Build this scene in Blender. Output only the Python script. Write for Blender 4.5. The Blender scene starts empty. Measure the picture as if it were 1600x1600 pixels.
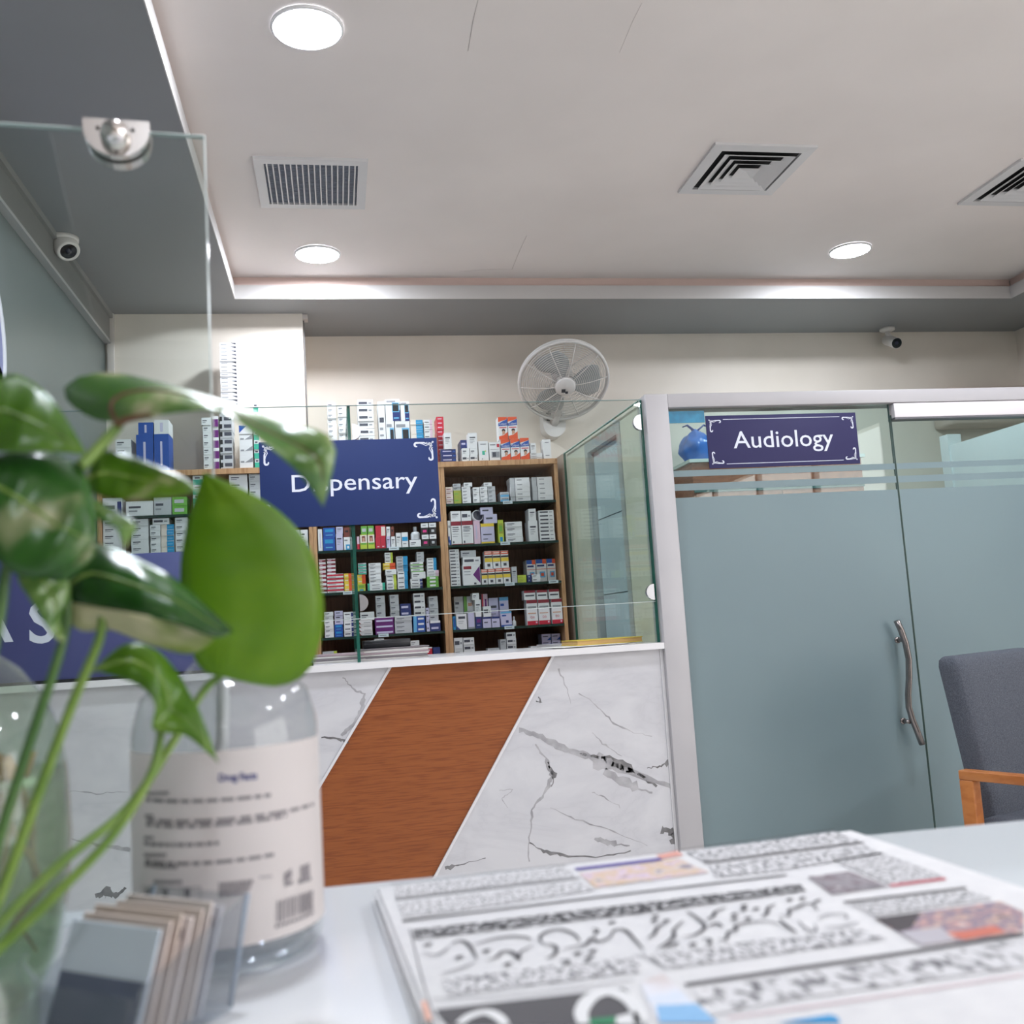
import bpy, bmesh, math, random
from mathutils import Vector, Matrix, noise as mnoise

random.seed(7)
scene = bpy.context.scene
COL = scene.collection

# ------------------------------------------------------------------ camera
F_PX = 1531.6                       # focal length in pixels of a 1600 px wide frame
CAM = Vector((0.0, 0.0, 1.2))
YAW, PITCH, ROLL = 0.182237, 0.1168934, -0.0621526

def _rot():
    cy, sy = math.cos(YAW), math.sin(YAW)
    A = Matrix(((cy, -sy, 0), (0, 0, -1), (sy, cy, 0)))
    cp, sp = math.cos(PITCH), math.sin(PITCH)
    B = Matrix(((1, 0, 0), (0, cp, sp), (0, -sp, cp)))
    cr, sr = math.cos(ROLL), math.sin(ROLL)
    Cc = Matrix(((cr, -sr, 0), (sr, cr, 0), (0, 0, 1)))
    return Cc @ B @ A
MROT = _rot()
RIGHT, UPV, FWD = MROT[0].copy(), -MROT[1].copy(), MROT[2].copy()

def ray(u, v):
    return MROT.transposed() @ Vector((u - 800, v - 800, F_PX))
def atY(u, v, Y):
    d = ray(u, v); return CAM + d * ((Y - CAM.y) / d.y)
def atZ(u, v, Z):
    d = ray(u, v); return CAM + d * ((Z - CAM.z) / d.z)
def atX(u, v, X):
    d = ray(u, v); return CAM + d * ((X - CAM.x) / d.x)
def atD(u, v, D):                   # a point at distance D along the lens axis
    d = ray(u, v); return CAM + d * (D / F_PX)
def camvec(r, u, f):
    return (RIGHT * r + UPV * u + FWD * f).normalized()

cd = bpy.data.cameras.new('camera')
cam = bpy.data.objects.new('camera', cd); COL.objects.link(cam)
cd.sensor_fit = 'HORIZONTAL'; cd.sensor_width = 36.0
cd.lens = 36.0 * F_PX / 1600.0
cd.clip_start = 0.02; cd.clip_end = 50
mw = Matrix.Identity(4)
for i in range(3):
    mw[i][0] = RIGHT[i]; mw[i][1] = UPV[i]; mw[i][2] = -FWD[i]; mw[i][3] = CAM[i]
cam.matrix_world = mw
cd.dof.use_dof = True
cd.dof.focus_distance = 4.4
cd.dof.aperture_fstop = 10.5
scene.camera = cam

# ------------------------------------------------------------------ world, light, exposure
world = bpy.data.worlds.new('world'); scene.world = world; world.use_nodes = True
world.node_tree.nodes['Background'].inputs[0].default_value = (1.0, 0.98, 0.96, 1)
world.node_tree.nodes['Background'].inputs[1].default_value = 3.0
scene.view_settings.view_transform = 'Standard'
scene.view_settings.look = 'None'
scene.view_settings.gamma = 1.0
scene.view_settings.use_curve_mapping = False
scene.view_settings.exposure = 1.0
LAMP = 118.0                        # emission of the ceiling downlights
COVE = 0.0
try:
    scene.cycles.use_denoising = True
    scene.cycles.use_adaptive_sampling = True
    scene.cycles.adaptive_threshold = 0.04
    scene.cycles.max_bounces = 7
    scene.cycles.diffuse_bounces = 4
    scene.cycles.glossy_bounces = 3
    scene.cycles.transmission_bounces = 4
    scene.cycles.transparent_max_bounces = 16
    scene.cycles.caustics_reflective = False
    scene.cycles.caustics_refractive = False
    scene.cycles.sample_clamp_indirect = 6.0
except Exception:
    pass

# ------------------------------------------------------------------ materials
def lin(c):
    def f(x):
        x = x / 255.0
        return x / 12.92 if x <= 0.04045 else ((x + 0.055) / 1.055) ** 2.4
    return (f(c[0]), f(c[1]), f(c[2]), 1.0)

MATS = {}
def mat(name, rgb=(200, 200, 200), rough=0.5, metal=0.0, spec=0.5, emit=None, emit_s=0.0, coat=0.0):
    if name in MATS: return MATS[name]
    m = bpy.data.materials.new(name); m.use_nodes = True
    b = m.node_tree.nodes['Principled BSDF']
    b.inputs['Base Color'].default_value = lin(rgb)
    b.inputs['Roughness'].default_value = rough
    b.inputs['Metallic'].default_value = metal
    b.inputs['Specular IOR Level'].default_value = spec
    b.inputs['Coat Weight'].default_value = coat
    if emit:
        b.inputs['Emission Color'].default_value = lin(emit)
        b.inputs['Emission Strength'].default_value = emit_s
    MATS[name] = m
    return m

def nodes(m):
    nt = m.node_tree
    return nt, nt.nodes, nt.links, nt.nodes['Principled BSDF']

def noise_mat(name, c1, c2, scale=6.0, detail=4.0, rough=0.6, stretch=(1, 1, 1), lo=0.35, hi=0.65, bump=0.0, coords='Object', spec=0.5, distort=0.0):
    if name in MATS: return MATS[name]
    m = mat(name, c1, rough, spec=spec)
    nt, N, L, b = nodes(m)
    tc = N.new('ShaderNodeTexCoord'); mp = N.new('ShaderNodeMapping')
    mp.inputs['Scale'].default_value = stretch
    nz = N.new('ShaderNodeTexNoise'); nz.inputs['Scale'].default_value = scale; nz.inputs['Detail'].default_value = detail
    nz.inputs['Distortion'].default_value = distort
    cr = N.new('ShaderNodeValToRGB')
    cr.color_ramp.elements[0].position = lo; cr.color_ramp.elements[0].color = lin(c1)
    cr.color_ramp.elements[1].position = hi; cr.color_ramp.elements[1].color = lin(c2)
    L.new(tc.outputs[coords], mp.inputs[0]); L.new(mp.outputs[0], nz.inputs['Vector'])
    L.new(nz.outputs['Fac'], cr.inputs[0]); L.new(cr.outputs[0], b.inputs['Base Color'])
    if bump:
        bp = N.new('ShaderNodeBump'); bp.inputs['Strength'].default_value = bump; bp.inputs['Distance'].default_value = 0.002
        L.new(nz.outputs['Fac'], bp.inputs['Height']); L.new(bp.outputs[0], b.inputs['Normal'])
    return m

def glass_mat(name, tint=(236, 246, 243), refl=1.0, rough=0.0, haze=0.0):
    """clear sheet glass: see-through with its real Fresnel reflection"""
    if name in MATS: return MATS[name]
    m = bpy.data.materials.new(name); m.use_nodes = True
    nt = m.node_tree; N = nt.nodes; L = nt.links
    N.remove(N['Principled BSDF'])
    tr = N.new('ShaderNodeBsdfTransparent'); tr.inputs[0].default_value = lin(tint)
    gl = N.new('ShaderNodeBsdfGlossy'); gl.inputs['Roughness'].default_value = rough
    gl.inputs[0].default_value = (1, 1, 1, 1)
    lw = N.new('ShaderNodeLayerWeight'); lw.inputs[0].default_value = .5
    pw_ = N.new('ShaderNodeMath'); pw_.operation = 'POWER'; pw_.inputs[1].default_value = 5.0
    fr = N.new('ShaderNodeMath'); fr.operation = 'MULTIPLY_ADD'; fr.inputs[1].default_value = .9 * refl; fr.inputs[2].default_value = .035 * refl
    L.new(lw.outputs['Facing'], pw_.inputs[0]); L.new(pw_.outputs[0], fr.inputs[0])
    mx = N.new('ShaderNodeMixShader')
    L.new(fr.outputs[0], mx.inputs[0]); L.new(tr.outputs[0], mx.inputs[1]); L.new(gl.outputs[0], mx.inputs[2])
    out = N['Material Output']
    if haze > 0:
        df = N.new('ShaderNodeBsdfDiffuse'); df.inputs[0].default_value = (0.8, 0.8, 0.8, 1)
        m2 = N.new('ShaderNodeMixShader'); m2.inputs[0].default_value = haze
        L.new(mx.outputs[0], m2.inputs[1]); L.new(df.outputs[0], m2.inputs[2]); L.new(m2.outputs[0], out.inputs[0])
    else:
        L.new(mx.outputs[0], out.inputs[0])
    MATS[name] = m
    return m

def translucent_mat(name, c1, c2, fac=0.4, scale=30, lo=.45, hi=.6, rough=0.35, coords='Object', spec=0.5, trans=None, stretch=(1, 1, 1), third=None):
    """thin sheet that also lets diffuse light through (leaf, frosted film, paper label)"""
    if name in MATS: return MATS[name]
    m = mat(name, c1, rough, spec=spec)
    nt, N, L, b = nodes(m)
    tc = N.new('ShaderNodeTexCoord'); mp = N.new('ShaderNodeMapping'); mp.inputs['Scale'].default_value = stretch
    nz = N.new('ShaderNodeTexNoise')
    nz.inputs['Scale'].default_value = scale; nz.inputs['Detail'].default_value = 3
    cr = N.new('ShaderNodeValToRGB')
    cr.color_ramp.elements[0].position = lo; cr.color_ramp.elements[0].color = lin(c1)
    cr.color_ramp.elements[1].position = hi; cr.color_ramp.elements[1].color = lin(c2)
    if third:
        e = cr.color_ramp.elements.new(third[0]); e.color = lin(third[1])
    L.new(tc.outputs[coords], mp.inputs[0]); L.new(mp.outputs[0], nz.inputs['Vector']); L.new(nz.outputs['Fac'], cr.inputs[0])
    L.new(cr.outputs[0], b.inputs['Base Color'])
    t = N.new('ShaderNodeBsdfTranslucent')
    if trans: t.inputs[0].default_value = lin(trans)
    else: L.new(cr.outputs[0], t.inputs[0])
    mx = N.new('ShaderNodeMixShader'); mx.inputs[0].default_value = fac
    L.new(b.outputs[0], mx.inputs[1]); L.new(t.outputs[0], mx.inputs[2]); L.new(mx.outputs[0], N['Material Output'].inputs[0])
    return m

# ------------------------------------------------------------------ mesh helpers
class MB:
    def __init__(self):
        self.v = []; self.f = []; self.mi = []; self.mats = []; self.sm = []
    def m(self, material):
        if material not in self.mats: self.mats.append(material)
        return self.mats.index(material)
    def add(self, verts, faces, material, smooth=False):
        o = len(self.v); self.v += [tuple(p) for p in verts]
        i = self.m(material)
        for fc in faces:
            self.f.append(tuple(o + k for k in fc)); self.mi.append(i); self.sm.append(smooth)
        return self
    def box(self, x0, x1, y0, y1, z0, z1, material, bev=0.0):
        if bev > 0: return self.rbox(x0, x1, y0, y1, z0, z1, material, bev)
        vs = [(x0, y0, z0), (x1, y0, z0), (x1, y1, z0), (x0, y1, z0), (x0, y0, z1), (x1, y0, z1), (x1, y1, z1), (x0, y1, z1)]
        fs = [(0, 3, 2, 1), (4, 5, 6, 7), (0, 1, 5, 4), (1, 2, 6, 5), (2, 3, 7, 6), (3, 0, 4, 7)]
        return self.add(vs, fs, material)
    def rbox(self, x0, x1, y0, y1, z0, z1, material, bev, seg=2):
        bm = bmesh.new(); bmesh.ops.create_cube(bm, size=1)
        for v in bm.verts:
            v.co = Vector(((x0 + x1) / 2 + v.co.x * (x1 - x0), (y0 + y1) / 2 + v.co.y * (y1 - y0), (z0 + z1) / 2 + v.co.z * (z1 - z0)))
        bmesh.ops.bevel(bm, geom=bm.edges[:], offset=bev, segments=seg, affect='EDGES', profile=0.5)
        return self.from_bm(bm, material, True)
    def from_bm(self, bm, material, smooth=False, mtx=None):
        bm.verts.index_update()
        vs = [(mtx @ v.co) if mtx else v.co.copy() for v in bm.verts]
        fs = [[v.index for v in f.verts] for f in bm.faces]
        bm.free(); return self.add(vs, fs, material, smooth)
    def prism(self, poly, axis, a, b, material):
        """extrude a 2D polygon along an axis ('x','y','z') from a to b"""
        n = len(poly)
        def P(p, t):
            return {'x': (t, p[0], p[1]), 'y': (p[0], t, p[1]), 'z': (p[0], p[1], t)}[axis]
        vs = [P(p, a) for p in poly] + [P(p, b) for p in poly]
        fs = [tuple(range(n)), tuple(range(2 * n - 1, n - 1, -1))] + [(i, i + n, (i + 1) % n + n, (i + 1) % n) for i in range(n)]
        return self.add(vs, fs, material)
    def tube(self, pts, rad, material, seg=8, caps=True, closed=False, flat=None):
        pts = [Vector(p) for p in pts]; n = len(pts)
        if not hasattr(rad, '__len__'): rad = [rad] * n
        T = []
        for i in range(n):
            a = pts[(i - 1) % n] if (closed or i > 0) else pts[0]
            c = pts[(i + 1) % n] if (closed or i < n - 1) else pts[-1]
            T.append((c - a).normalized())
        ref = Vector((0, 0, 1)) if abs(T[0].z) < .9 else Vector((1, 0, 0))
        U = T[0].cross(ref).normalized(); vs = []
        for i in range(n):
            U = (U - T[i] * U.dot(T[i])).normalized(); V = T[i].cross(U)
            for k in range(seg):
                a = 2 * math.pi * k / seg
                ru, rv = rad[i], rad[i] * (flat or 1.0)
                vs.append(pts[i] + U * math.cos(a) * ru + V * math.sin(a) * rv)
        fs = []
        rings = n if closed else n - 1
        for i in range(rings):
            j = (i + 1) % n
            for k in range(seg):
                fs.append((i * seg + k, i * seg + (k + 1) % seg, j * seg + (k + 1) % seg, j * seg + k))
        if caps and not closed:
            fs.append(tuple(range(seg - 1, -1, -1))); fs.append(tuple((n - 1) * seg + k for k in range(seg)))
        return self.add(vs, fs, material, True)
    def lathe(self, prof, material, seg=32, origin=(0, 0, 0), mtx=None, smooth=True):
        """prof: list of (r, z); revolved around local z"""
        o = Vector(origin); vs = []; fs = []; n = len(prof)
        for r, z in prof:
            for k in range(seg):
                a = 2 * math.pi * k / seg
                p = Vector((r * math.cos(a), r * math.sin(a), z))
                vs.append((mtx @ p) if mtx else (p + o))
        for i in range(n - 1):
            for k in range(seg):
                fs.append((i * seg + k, i * seg + (k + 1) % seg, (i + 1) * seg + (k + 1) % seg, (i + 1) * seg + k))
        if prof[0][0] > 1e-6 and getattr(self, 'cap0', False): fs.append(tuple(range(seg - 1, -1, -1)))
        return self.add(vs, fs, material, smooth)
    def disc(self, c, r, n, material, seg=28, ry=None):
        c = Vector(c); n = Vector(n).normalized()
        ref = Vector((0, 0, 1)) if abs(n.z) < .9 else Vector((1, 0, 0))
        U = ref.cross(n).normalized(); V = n.cross(U)
        vs = [c + U * r * math.cos(2 * math.pi * k / seg) + V * (ry or r) * math.sin(2 * math.pi * k / seg) for k in range(seg)]
        return self.add(vs, [tuple(range(seg))], material)
    def mesh(self, name):
        me = bpy.data.meshes.new(name)
        me.from_pydata(self.v, [], self.f)
        for mm in self.mats: me.materials.append(mm)
        me.polygons.foreach_set('material_index', self.mi)
        me.polygons.foreach_set('use_smooth', self.sm)
        me.update()
        return me
    def build(self, name, parent=None, loc=None, rz=0.0):
        o = bpy.data.objects.new(name, self.mesh(name)); COL.objects.link(o)
        if loc is not None: o.location = loc
        if rz: o.rotation_euler.z = rz
        if parent is not None:
            o.parent = parent
        return o

def tag(o, label=None, cat=None, group=None, kind=None):
    if label: o['label'] = label
    if cat: o['category'] = cat
    if group: o['group'] = group
    if kind: o['kind'] = kind
    return o
def empty(name, label, cat, loc=(0, 0, 0), rz=0.0, group=None):
    o = bpy.data.objects.new(name, None); COL.objects.link(o)
    o.empty_display_size = 0.05
    o.location = loc; o.rotation_euler.z = rz
    return tag(o, label, cat, group)
def struct(o, label=None, cat=None):
    return tag(o, label, cat, kind='structure')
def smooth_by_angle(o, ang=40):
    me = o.data
    me.polygons.foreach_set('use_smooth', [True] * len(me.polygons))
    try: me.set_sharp_from_angle(angle=math.radians(ang))
    except Exception: pass
    return o

TEXT_CACHE = {}
def text_geo(s, size=1.0, bold=0.0):
    """outline letters as flat faces in the local xz plane; returns verts, faces, width"""
    key = (s, bold)
    if key not in TEXT_CACHE:
        cu = bpy.data.curves.new('txt', 'FONT'); cu.body = s; cu.size = 1.0; cu.offset = bold
        cu.resolution_u = 3; cu.align_x = 'CENTER'
        ob = bpy.data.objects.new('txt', cu); COL.objects.link(ob)
        dg = bpy.context.evaluated_depsgraph_get()
        me = bpy.data.meshes.new_from_object(ob.evaluated_get(dg))
        vs = [(v.co.x, v.co.y) for v in me.vertices]; fs = [tuple(p.vertices) for p in me.polygons]
        bpy.data.objects.remove(ob); bpy.data.curves.remove(cu); bpy.data.meshes.remove(me)
        TEXT_CACHE[key] = (vs, fs)
    vs, fs = TEXT_CACHE[key]
    return [(x * size, y * size) for x, y in vs], fs
def put_text(mb, s, cx, y, z, size, material, bold=0.0, wid=None):
    vs, fs = text_geo(s, size, bold)
    if not vs: return
    x0 = min(v[0] for v in vs); x1 = max(v[0] for v in vs)
    k = (wid / (x1 - x0)) if wid else 1.0
    xm = (x0 + x1) / 2
    # faces must look towards -y
    mb.add([(cx + (v[0] - xm) * k, y, z + v[1]) for v in vs], fs, material)

# ------------------------------------------------------------------ palette
WHITE = mat('white_paint', (226, 224, 222), 0.45)
# ------------------------------------------------------------------ the room
XL, XR, YB, YF = -1.196, 4.80, 6.0, -6.0
ZS, ZC = 3.059, 3.19
SX0, SX1, SY1, SY0 = -0.474, 4.25, 5.31, -5.3       # tray opening of the ceiling

wall_m = noise_mat('wall_paint', (228, 219, 207), (236, 227, 216), 2.0, 3, 0.55, bump=0.05)
ceil_m = noise_mat('ceiling_paint', (232, 225, 222), (238, 231, 228), 1.5, 3, 0.6)
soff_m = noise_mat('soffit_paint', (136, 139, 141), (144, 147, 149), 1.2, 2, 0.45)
lip_m = mat('ceiling_lip_paint', (196, 193, 192), 0.5)
cove_m = mat('cove_shade', (214, 190, 182), 0.6)  # pinkish shade of the recess, put into its colour
floor_m = noise_mat('floor_tile', (214, 211, 206), (222, 219, 214), 3.0, 4, 0.25)
teal_m = noise_mat('left_wall_paint', (98, 106, 104), (106, 114, 112), 1.5, 2, 0.3)

b = MB(); b.box(XL - .6, XR + .1, YF - .1, YB + .1, -.06, 0, floor_m); struct(b.build('floor'))
b = MB(); b.box(XL - .1, XR + .1, YB, YB + .1, 0, ZC + .1, wall_m); struct(b.build('wall_back'))
# left wall with a low alcove into which the dispensary counter runs on
AX0, AY0, AY1, AZ1 = -1.66, 3.2, 5.2, 1.93
wl_ = struct(empty('wall_left', None, None, (0, 0, 0)))
for (x0, x1, y0, y1, z0, z1) in ((XL - .1, XL, YF, AY0, 0, ZC + .1), (XL - .1, XL, AY1, YB, 0, ZC + .1), (XL - .1, XL, AY0, AY1, AZ1, ZC + .1),
                                 (AX0 - .05, AX0, AY0 - .05, AY1 + .05, 0, AZ1 + .05), (AX0, XL - .1, AY0 - .05, AY0, 0, AZ1 + .05), (AX0, XL - .1, AY1, AY1 + .05, 0, AZ1 + .05), (AX0, XL - .1, AY0, AY1, AZ1, AZ1 + .05)):
    q = MB(); q.box(x0, x1, y0, y1, z0, z1, teal_m); q.build('wall_piece', wl_)
# right wall with an unseen window added so daylight brightens the ceiling
WY0, WY1, WZ0, WZ1 = -5.2, .2, .7, 2.8
wr = struct(empty('wall_right', None, None, (0, 0, 0)))
for (y0, y1, z0, z1) in ((WY1, YB, 0, ZC + .1), (YF, WY0, 0, ZC + .1), (WY0, WY1, 0, WZ0), (WY0, WY1, WZ1, ZC + .1)):
    q = MB(); q.box(XR, XR + .1, y0, y1, z0, z1, wall_m); q.build('wall_piece', wr)
wn_ = struct(empty('added_window', None, None, (0, 0, 0)))
for k in range(5):
    y = WY0 + (WY1 - WY0 - .06) * k / 4
    q = MB(); q.box(XR + .02, XR + .08, y, y + .06, WZ0, WZ1, mat('added_window_frame', (200, 200, 202), .4)); q.build('mullion', wn_)
b = MB(); b.box(XL, XR, YF - .1, YF, 0, ZC + .1, mat('front_panelling', (120, 104, 92), .5)); struct(b.build('wall_front'))
# stepped column behind the left cabinets
CX1, CY0 = -0.126, 5.561
b = MB(); b.box(XL, CX1, CY0, YB, 0, ZS, wall_m); struct(b.build('wall_column'))
# ceiling: high tray field, dropped soffit all round with a bright lip and a shallow cove behind it
b = MB(); b.box(XL, XR, YF, YB, ZC, ZC + .08, ceil_m)
ceiling = struct(b.build('ceiling'))
b = MB()
LP = 0.045
h1 = ZS + .078; e_ = .004
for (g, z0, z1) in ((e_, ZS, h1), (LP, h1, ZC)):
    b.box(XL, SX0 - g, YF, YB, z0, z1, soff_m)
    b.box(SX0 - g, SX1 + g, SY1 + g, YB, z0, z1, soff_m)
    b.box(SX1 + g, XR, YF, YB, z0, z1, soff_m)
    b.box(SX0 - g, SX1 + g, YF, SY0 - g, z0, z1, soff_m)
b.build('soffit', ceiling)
b = MB()
b.box(SX0 - e_, SX0, SY0 - e_, SY1 + e_, ZS - .0005, h1 + .001, lip_m)
b.box(SX1, SX1 + e_, SY0 - e_, SY1 + e_, ZS - .0005, h1 + .001, lip_m)
b.box(SX0, SX1, SY1, SY1 + e_, ZS - .0005, h1 + .001, lip_m)
b.box(SX0, SX1, SY0 - e_, SY0, ZS - .0005, h1 + .001, lip_m)
b.build('cornice_lip', ceiling)
b = MB()
b.box(SX0 - LP * .5, SX1 + LP * .5, SY1 + LP * .55, SY1 + LP, h1, ZC, cove_m)
b.box(SX0 - LP, SX0 - LP * .55, SY0, SY1 + LP * .5, h1, ZC, cove_m)
b.box(SX1 + LP * .55, SX1 + LP, SY0, SY1 + LP * .5, h1, ZC, cove_m)
b.build('cove', ceiling)
# hairline plaster cracks on the ceiling
crack_m = mat('crack_line', (214, 206, 203), 0.9)
for pl, w in (([(747, 0), (740, 30), (731, 80)], .004), ([(823, 368), (812, 392), (800, 421), (765, 421), (718, 424)], .004), ([(1003, 5), (990, 30), (968, 82)], .002)):
    b = MB(); P = [atZ(u, v, ZC - .0006) for u, v in pl]
    b.tube(P, [w * .3] + [w * .5] * (len(P) - 2) + [w * .2], crack_m, 4, flat=.1)
    b.build('crack', ceiling)

# band of trunking under the soffit along the left wall
b = MB(); b.box(XL, XL + .028, YF, CY0, 2.895, ZS, mat('trunking', (128, 128, 126), .5))
b.box(XL + .0, XL + .034, YF, CY0, 2.885, 2.90, mat('trunking_edge', (176, 176, 176), .4))
b.box(XL, XL + .045, YF, CY0, ZS - .03, ZS, mat('trunking_top', (140, 140, 138), .5))
struct(b.build('trim_1'))
# short cable duct on the column at the left corner
b = MB(); b.box(XL + .012, XL + .05, CY0 - .022, CY0, 2.71, ZS, mat('duct_white', (208, 200, 194), .45), bev=.003); struct(b.build('trim_2'))
# cable at the column's right corner
b = MB(); P = [Vector((CX1 + .02, YB - .38 + .0, ZS - .03)), Vector((CX1 + .018, YB - .38, 2.9)), Vector((CX1 + .025, YB - .38, 2.75)), Vector((CX1 + .02, YB - .38, 2.5)), Vector((CX1 + .018, YB - .38, 2.2))]
b.tube([(CX1 + .006, p.y - .02 , p.z) for p in P], .004, mat('cable_grey', (120, 118, 118), .5), 6)
b.box(CX1, CX1 + .03, YB - .43, YB - .37, ZS - .03, ZS - .001, mat('duct_white'))
tag(b.build('cable'), 'thin grey cable running down the corner of the white column', 'cable')

# ------------------------------------------------------------------ downlights
lamp_m = mat('lamp_diffuser', (255, 255, 255), .4, emit=(240, 246, 255), emit_s=LAMP)
rim_m = mat('lamp_rim', (235, 235, 238), .4)
def downlight(x, y, r, label, grp='round ceiling downlights'):
    t = empty('downlight', label, 'light', (x, y, ZC), group=grp)
    q = MB(); q.lathe([(r, -.001), (r, -.008), (r * .93, -.012), (r * .92, -.006), (r * .92, -.001)], rim_m, 40); q.build('rim', t)
    q = MB(); q.cap0 = False
    q.lathe([(r * .92, -.0085), (r * .6, -.0105), (0.0001, -.011)], lamp_m, 40); q.build('diffuser', t)
    return t
p1, p2, p3 = atZ(480, 42, ZC), atZ(496, 396, ZC), atZ(1328, 390, ZC)
downlight(p1.x, p1.y, .118, 'large bright round downlight nearest the camera at the top edge')
downlight(p2.x, p2.y, .118, 'bright round downlight behind the square return grille')
downlight(p3.x, p3.y, .115, 'bright round downlight at right near the tray edge')
for i, (x, y) in enumerate([(2.9, 2.95), (2.9, 1.1), (-.02, 1.1), (2.9, -.55), (.3, -2.7), (.3, -4.6)]):  # unseen lamps; the rear two are added to brighten the ceiling by bounce
    downlight(x, y, .118, 'unseen round downlight in the ceiling outside the view', 'downlights outside the view')

# ------------------------------------------------------------------ vents
vent_m = mat('vent_white', (214, 214, 216), .4)
vdark_m = mat('vent_dark', (84, 92, 106), .7)
vgrid_m = mat('vent_grid', (150, 158, 172), .6)
def return_grille():
    c = [atZ(u, v, ZC) for u, v in ((397, 245), (575, 250), (568, 320), (408, 320))]
    cx = sum(p.x for p in c) / 4; cy = sum(p.y for p in c) / 4; s = .235; i = .195
    t = empty('return_grille', 'square white ceiling grille with many thin parallel slats', 'vent', (cx, cy, ZC))
    q = MB()
    for (a0, a1, b0, b1) in ((-s, s, -s, -i), (-s, s, i, s), (-s, -i, -i, i), (i, s, -i, i)):
        q.box(a0, a1, b0, b1, -.014, 0, vent_m)
    q.build('frame', t)
    q = MB(); q.box(-i, i, -i, i, -.0022, -.001, vdark_m); q.build('backing', t)
    q = MB()
    n = 30
    for k in range(n):
        y = -i + (k + .5) * 2 * i / n; q.box(-i, i, y - .0022, y + .0022, -.006, -.003, vgrid_m)
    tag(q.build('cross_bars', t), kind='stuff')
    n = 16
    sm = None
    for k in range(n):
        x = -i + (k + .5) * 2 * i / n
        if sm is None:
            q = MB(); q.box(-.003, .003, -i, i, -.013, -.006, vent_m); o = q.build('slat', t); sm = o.data
        else:
            o = bpy.data.objects.new('slat', sm); COL.objects.link(o); o.parent = t
        o.location.x = x
return_grille()

def diffuser(cx, cy, label):
    t = empty('ceiling_diffuser', label, 'vent', (cx, cy, ZC), group='square four-way ceiling diffusers')
    s = .235
    def ring(o, i, zo, zi, thick, m):
        q = MB(); r = []
        for (h, z) in ((o, zo), (i, zi), (i, zi + thick), (o, zo + thick)):
            r.append([(-h, -h, z), (h, -h, z), (h, h, z), (-h, h, z)])
        vs = [p for rr in r for p in rr]; fs = []
        for a in range(4):
            bb = (a + 1) % 4
            for k in range(4):
                fs.append((a * 4 + k, a * 4 + (k + 1) % 4, bb * 4 + (k + 1) % 4, bb * 4 + k))
        q.add(vs, [tuple(reversed(f)) for f in fs], m); return q
    q = ring(s, .185, -.012, -.014, .0115, vent_m); q.build('frame', t)
    q = MB(); q.box(-.187, .187, -.187, .187, -.0022, -.001, mat('vent_black', (30, 30, 33), .8)); q.build('backing', t)
    for k, (o, i) in enumerate(((.165, .128), (.122, .090), (.085, .056))):
        ring(o, i, -.022, -.006, .0022, vent_m).build('louver', t)
    q = MB(); q.add([(-.05, -.05, -.022), (.05, -.05, -.022), (.05, .05, -.022), (-.05, .05, -.022), (0, 0, -.008)], [(0, 4, 1), (1, 4, 2), (2, 4, 3), (3, 4, 0)], vent_m)
    q.add([(-.05, -.05, -.021), (.05, -.05, -.021), (.05, .05, -.021), (-.05, .05, -.021), (0, 0, -.006)], [(0, 1, 4), (1, 2, 4), (2, 3, 4), (3, 0, 4)], vent_m)
    q.build('centre_cone', t)
c = [atZ(u, v, ZC) for u, v in ((1115, 222), (1282, 224), (1208, 302), (1055, 300))]
dcx = sum(p.x for p in c) / 4; dcy = sum(p.y for p in c) / 4
diffuser(dcx, dcy, 'square four-way ceiling diffuser seen whole in the white ceiling')
e = atZ(1496, 317, ZC)
diffuser(e.x + .235, e.y - .235, 'square four-way ceiling diffuser cut by the right edge')

# ------------------------------------------------------------------ security cameras
camw = mat('camera_white', (222, 218, 214), .35); camb = mat('camera_black', (22, 22, 26), .15)
dc = atZ(100, 371, ZS)
t = empty('dome_camera', 'white turret security camera under the grey soffit at left', 'camera', (dc.x, dc.y, ZS))
q = MB(); q.lathe([(.0001, 0), (.062, 0), (.062, -.018), (.056, -.024), (.0001, -.024)], camw, 28); q.build('base', t)
ax = Vector((.42, -.5, -.75)).normalized(); mt = Vector((0, 0, 1)).rotation_difference(ax).to_matrix().to_4x4(); mt.translation = Vector((.0, 0, -.03))
q = MB(); q.lathe([(.0001, -.045), (.04, -.035), (.052, -.01), (.055, .02), (.05, .062), (.043, .068), (.036, .064)], camw, 28, mtx=mt); q.build('housing', t)
q = MB(); q.lathe([(.036, .064), (.03, .062), (.0001, .060)], camb, 24, mtx=mt)
q.lathe([(.014, .062), (.012, .069), (.0001, .071)], mat('lens_glass', (40, 44, 60), .05), 20, mtx=mt); q.build('lens', t)

bc = atY(1386, 514, YB - .09)
t = empty('bullet_camera', 'white bullet camera with black face under the soffit at right', 'camera', (bc.x, bc.y, ZS))
q = MB(); q.lathe([(.0001, 0), (.05, 0), (.05, -.016), (.03, -.026), (.0001, -.026)], camw, 24); q.build('base', t)
q = MB(); q.tube([(0, 0, -.02), (0, -.005, -.05), (0, -.03, -.075)], .017, camw, 10); q.build('arm', t)
ax = Vector((-.12, -.9, -.42)).normalized(); mt = Vector((0, 0, 1)).rotation_difference(ax).to_matrix().to_4x4(); mt.translation = Vector((.0, -.02, -.095))
q = MB(); q.lathe([(.0001, -.06), (.03, -.06), (.036, -.05), (.037, .10), (.034, .105)], camw, 24, mtx=mt); q.build('housing', t)
q = MB(); q.lathe([(.034, .104), (.0001, .103)], camb, 24, mtx=mt); q.lathe([(.014, .104), (.011, .108), (.0001, .109)], mat('lens_glass'), 16, mtx=mt); q.build('face', t)

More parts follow.
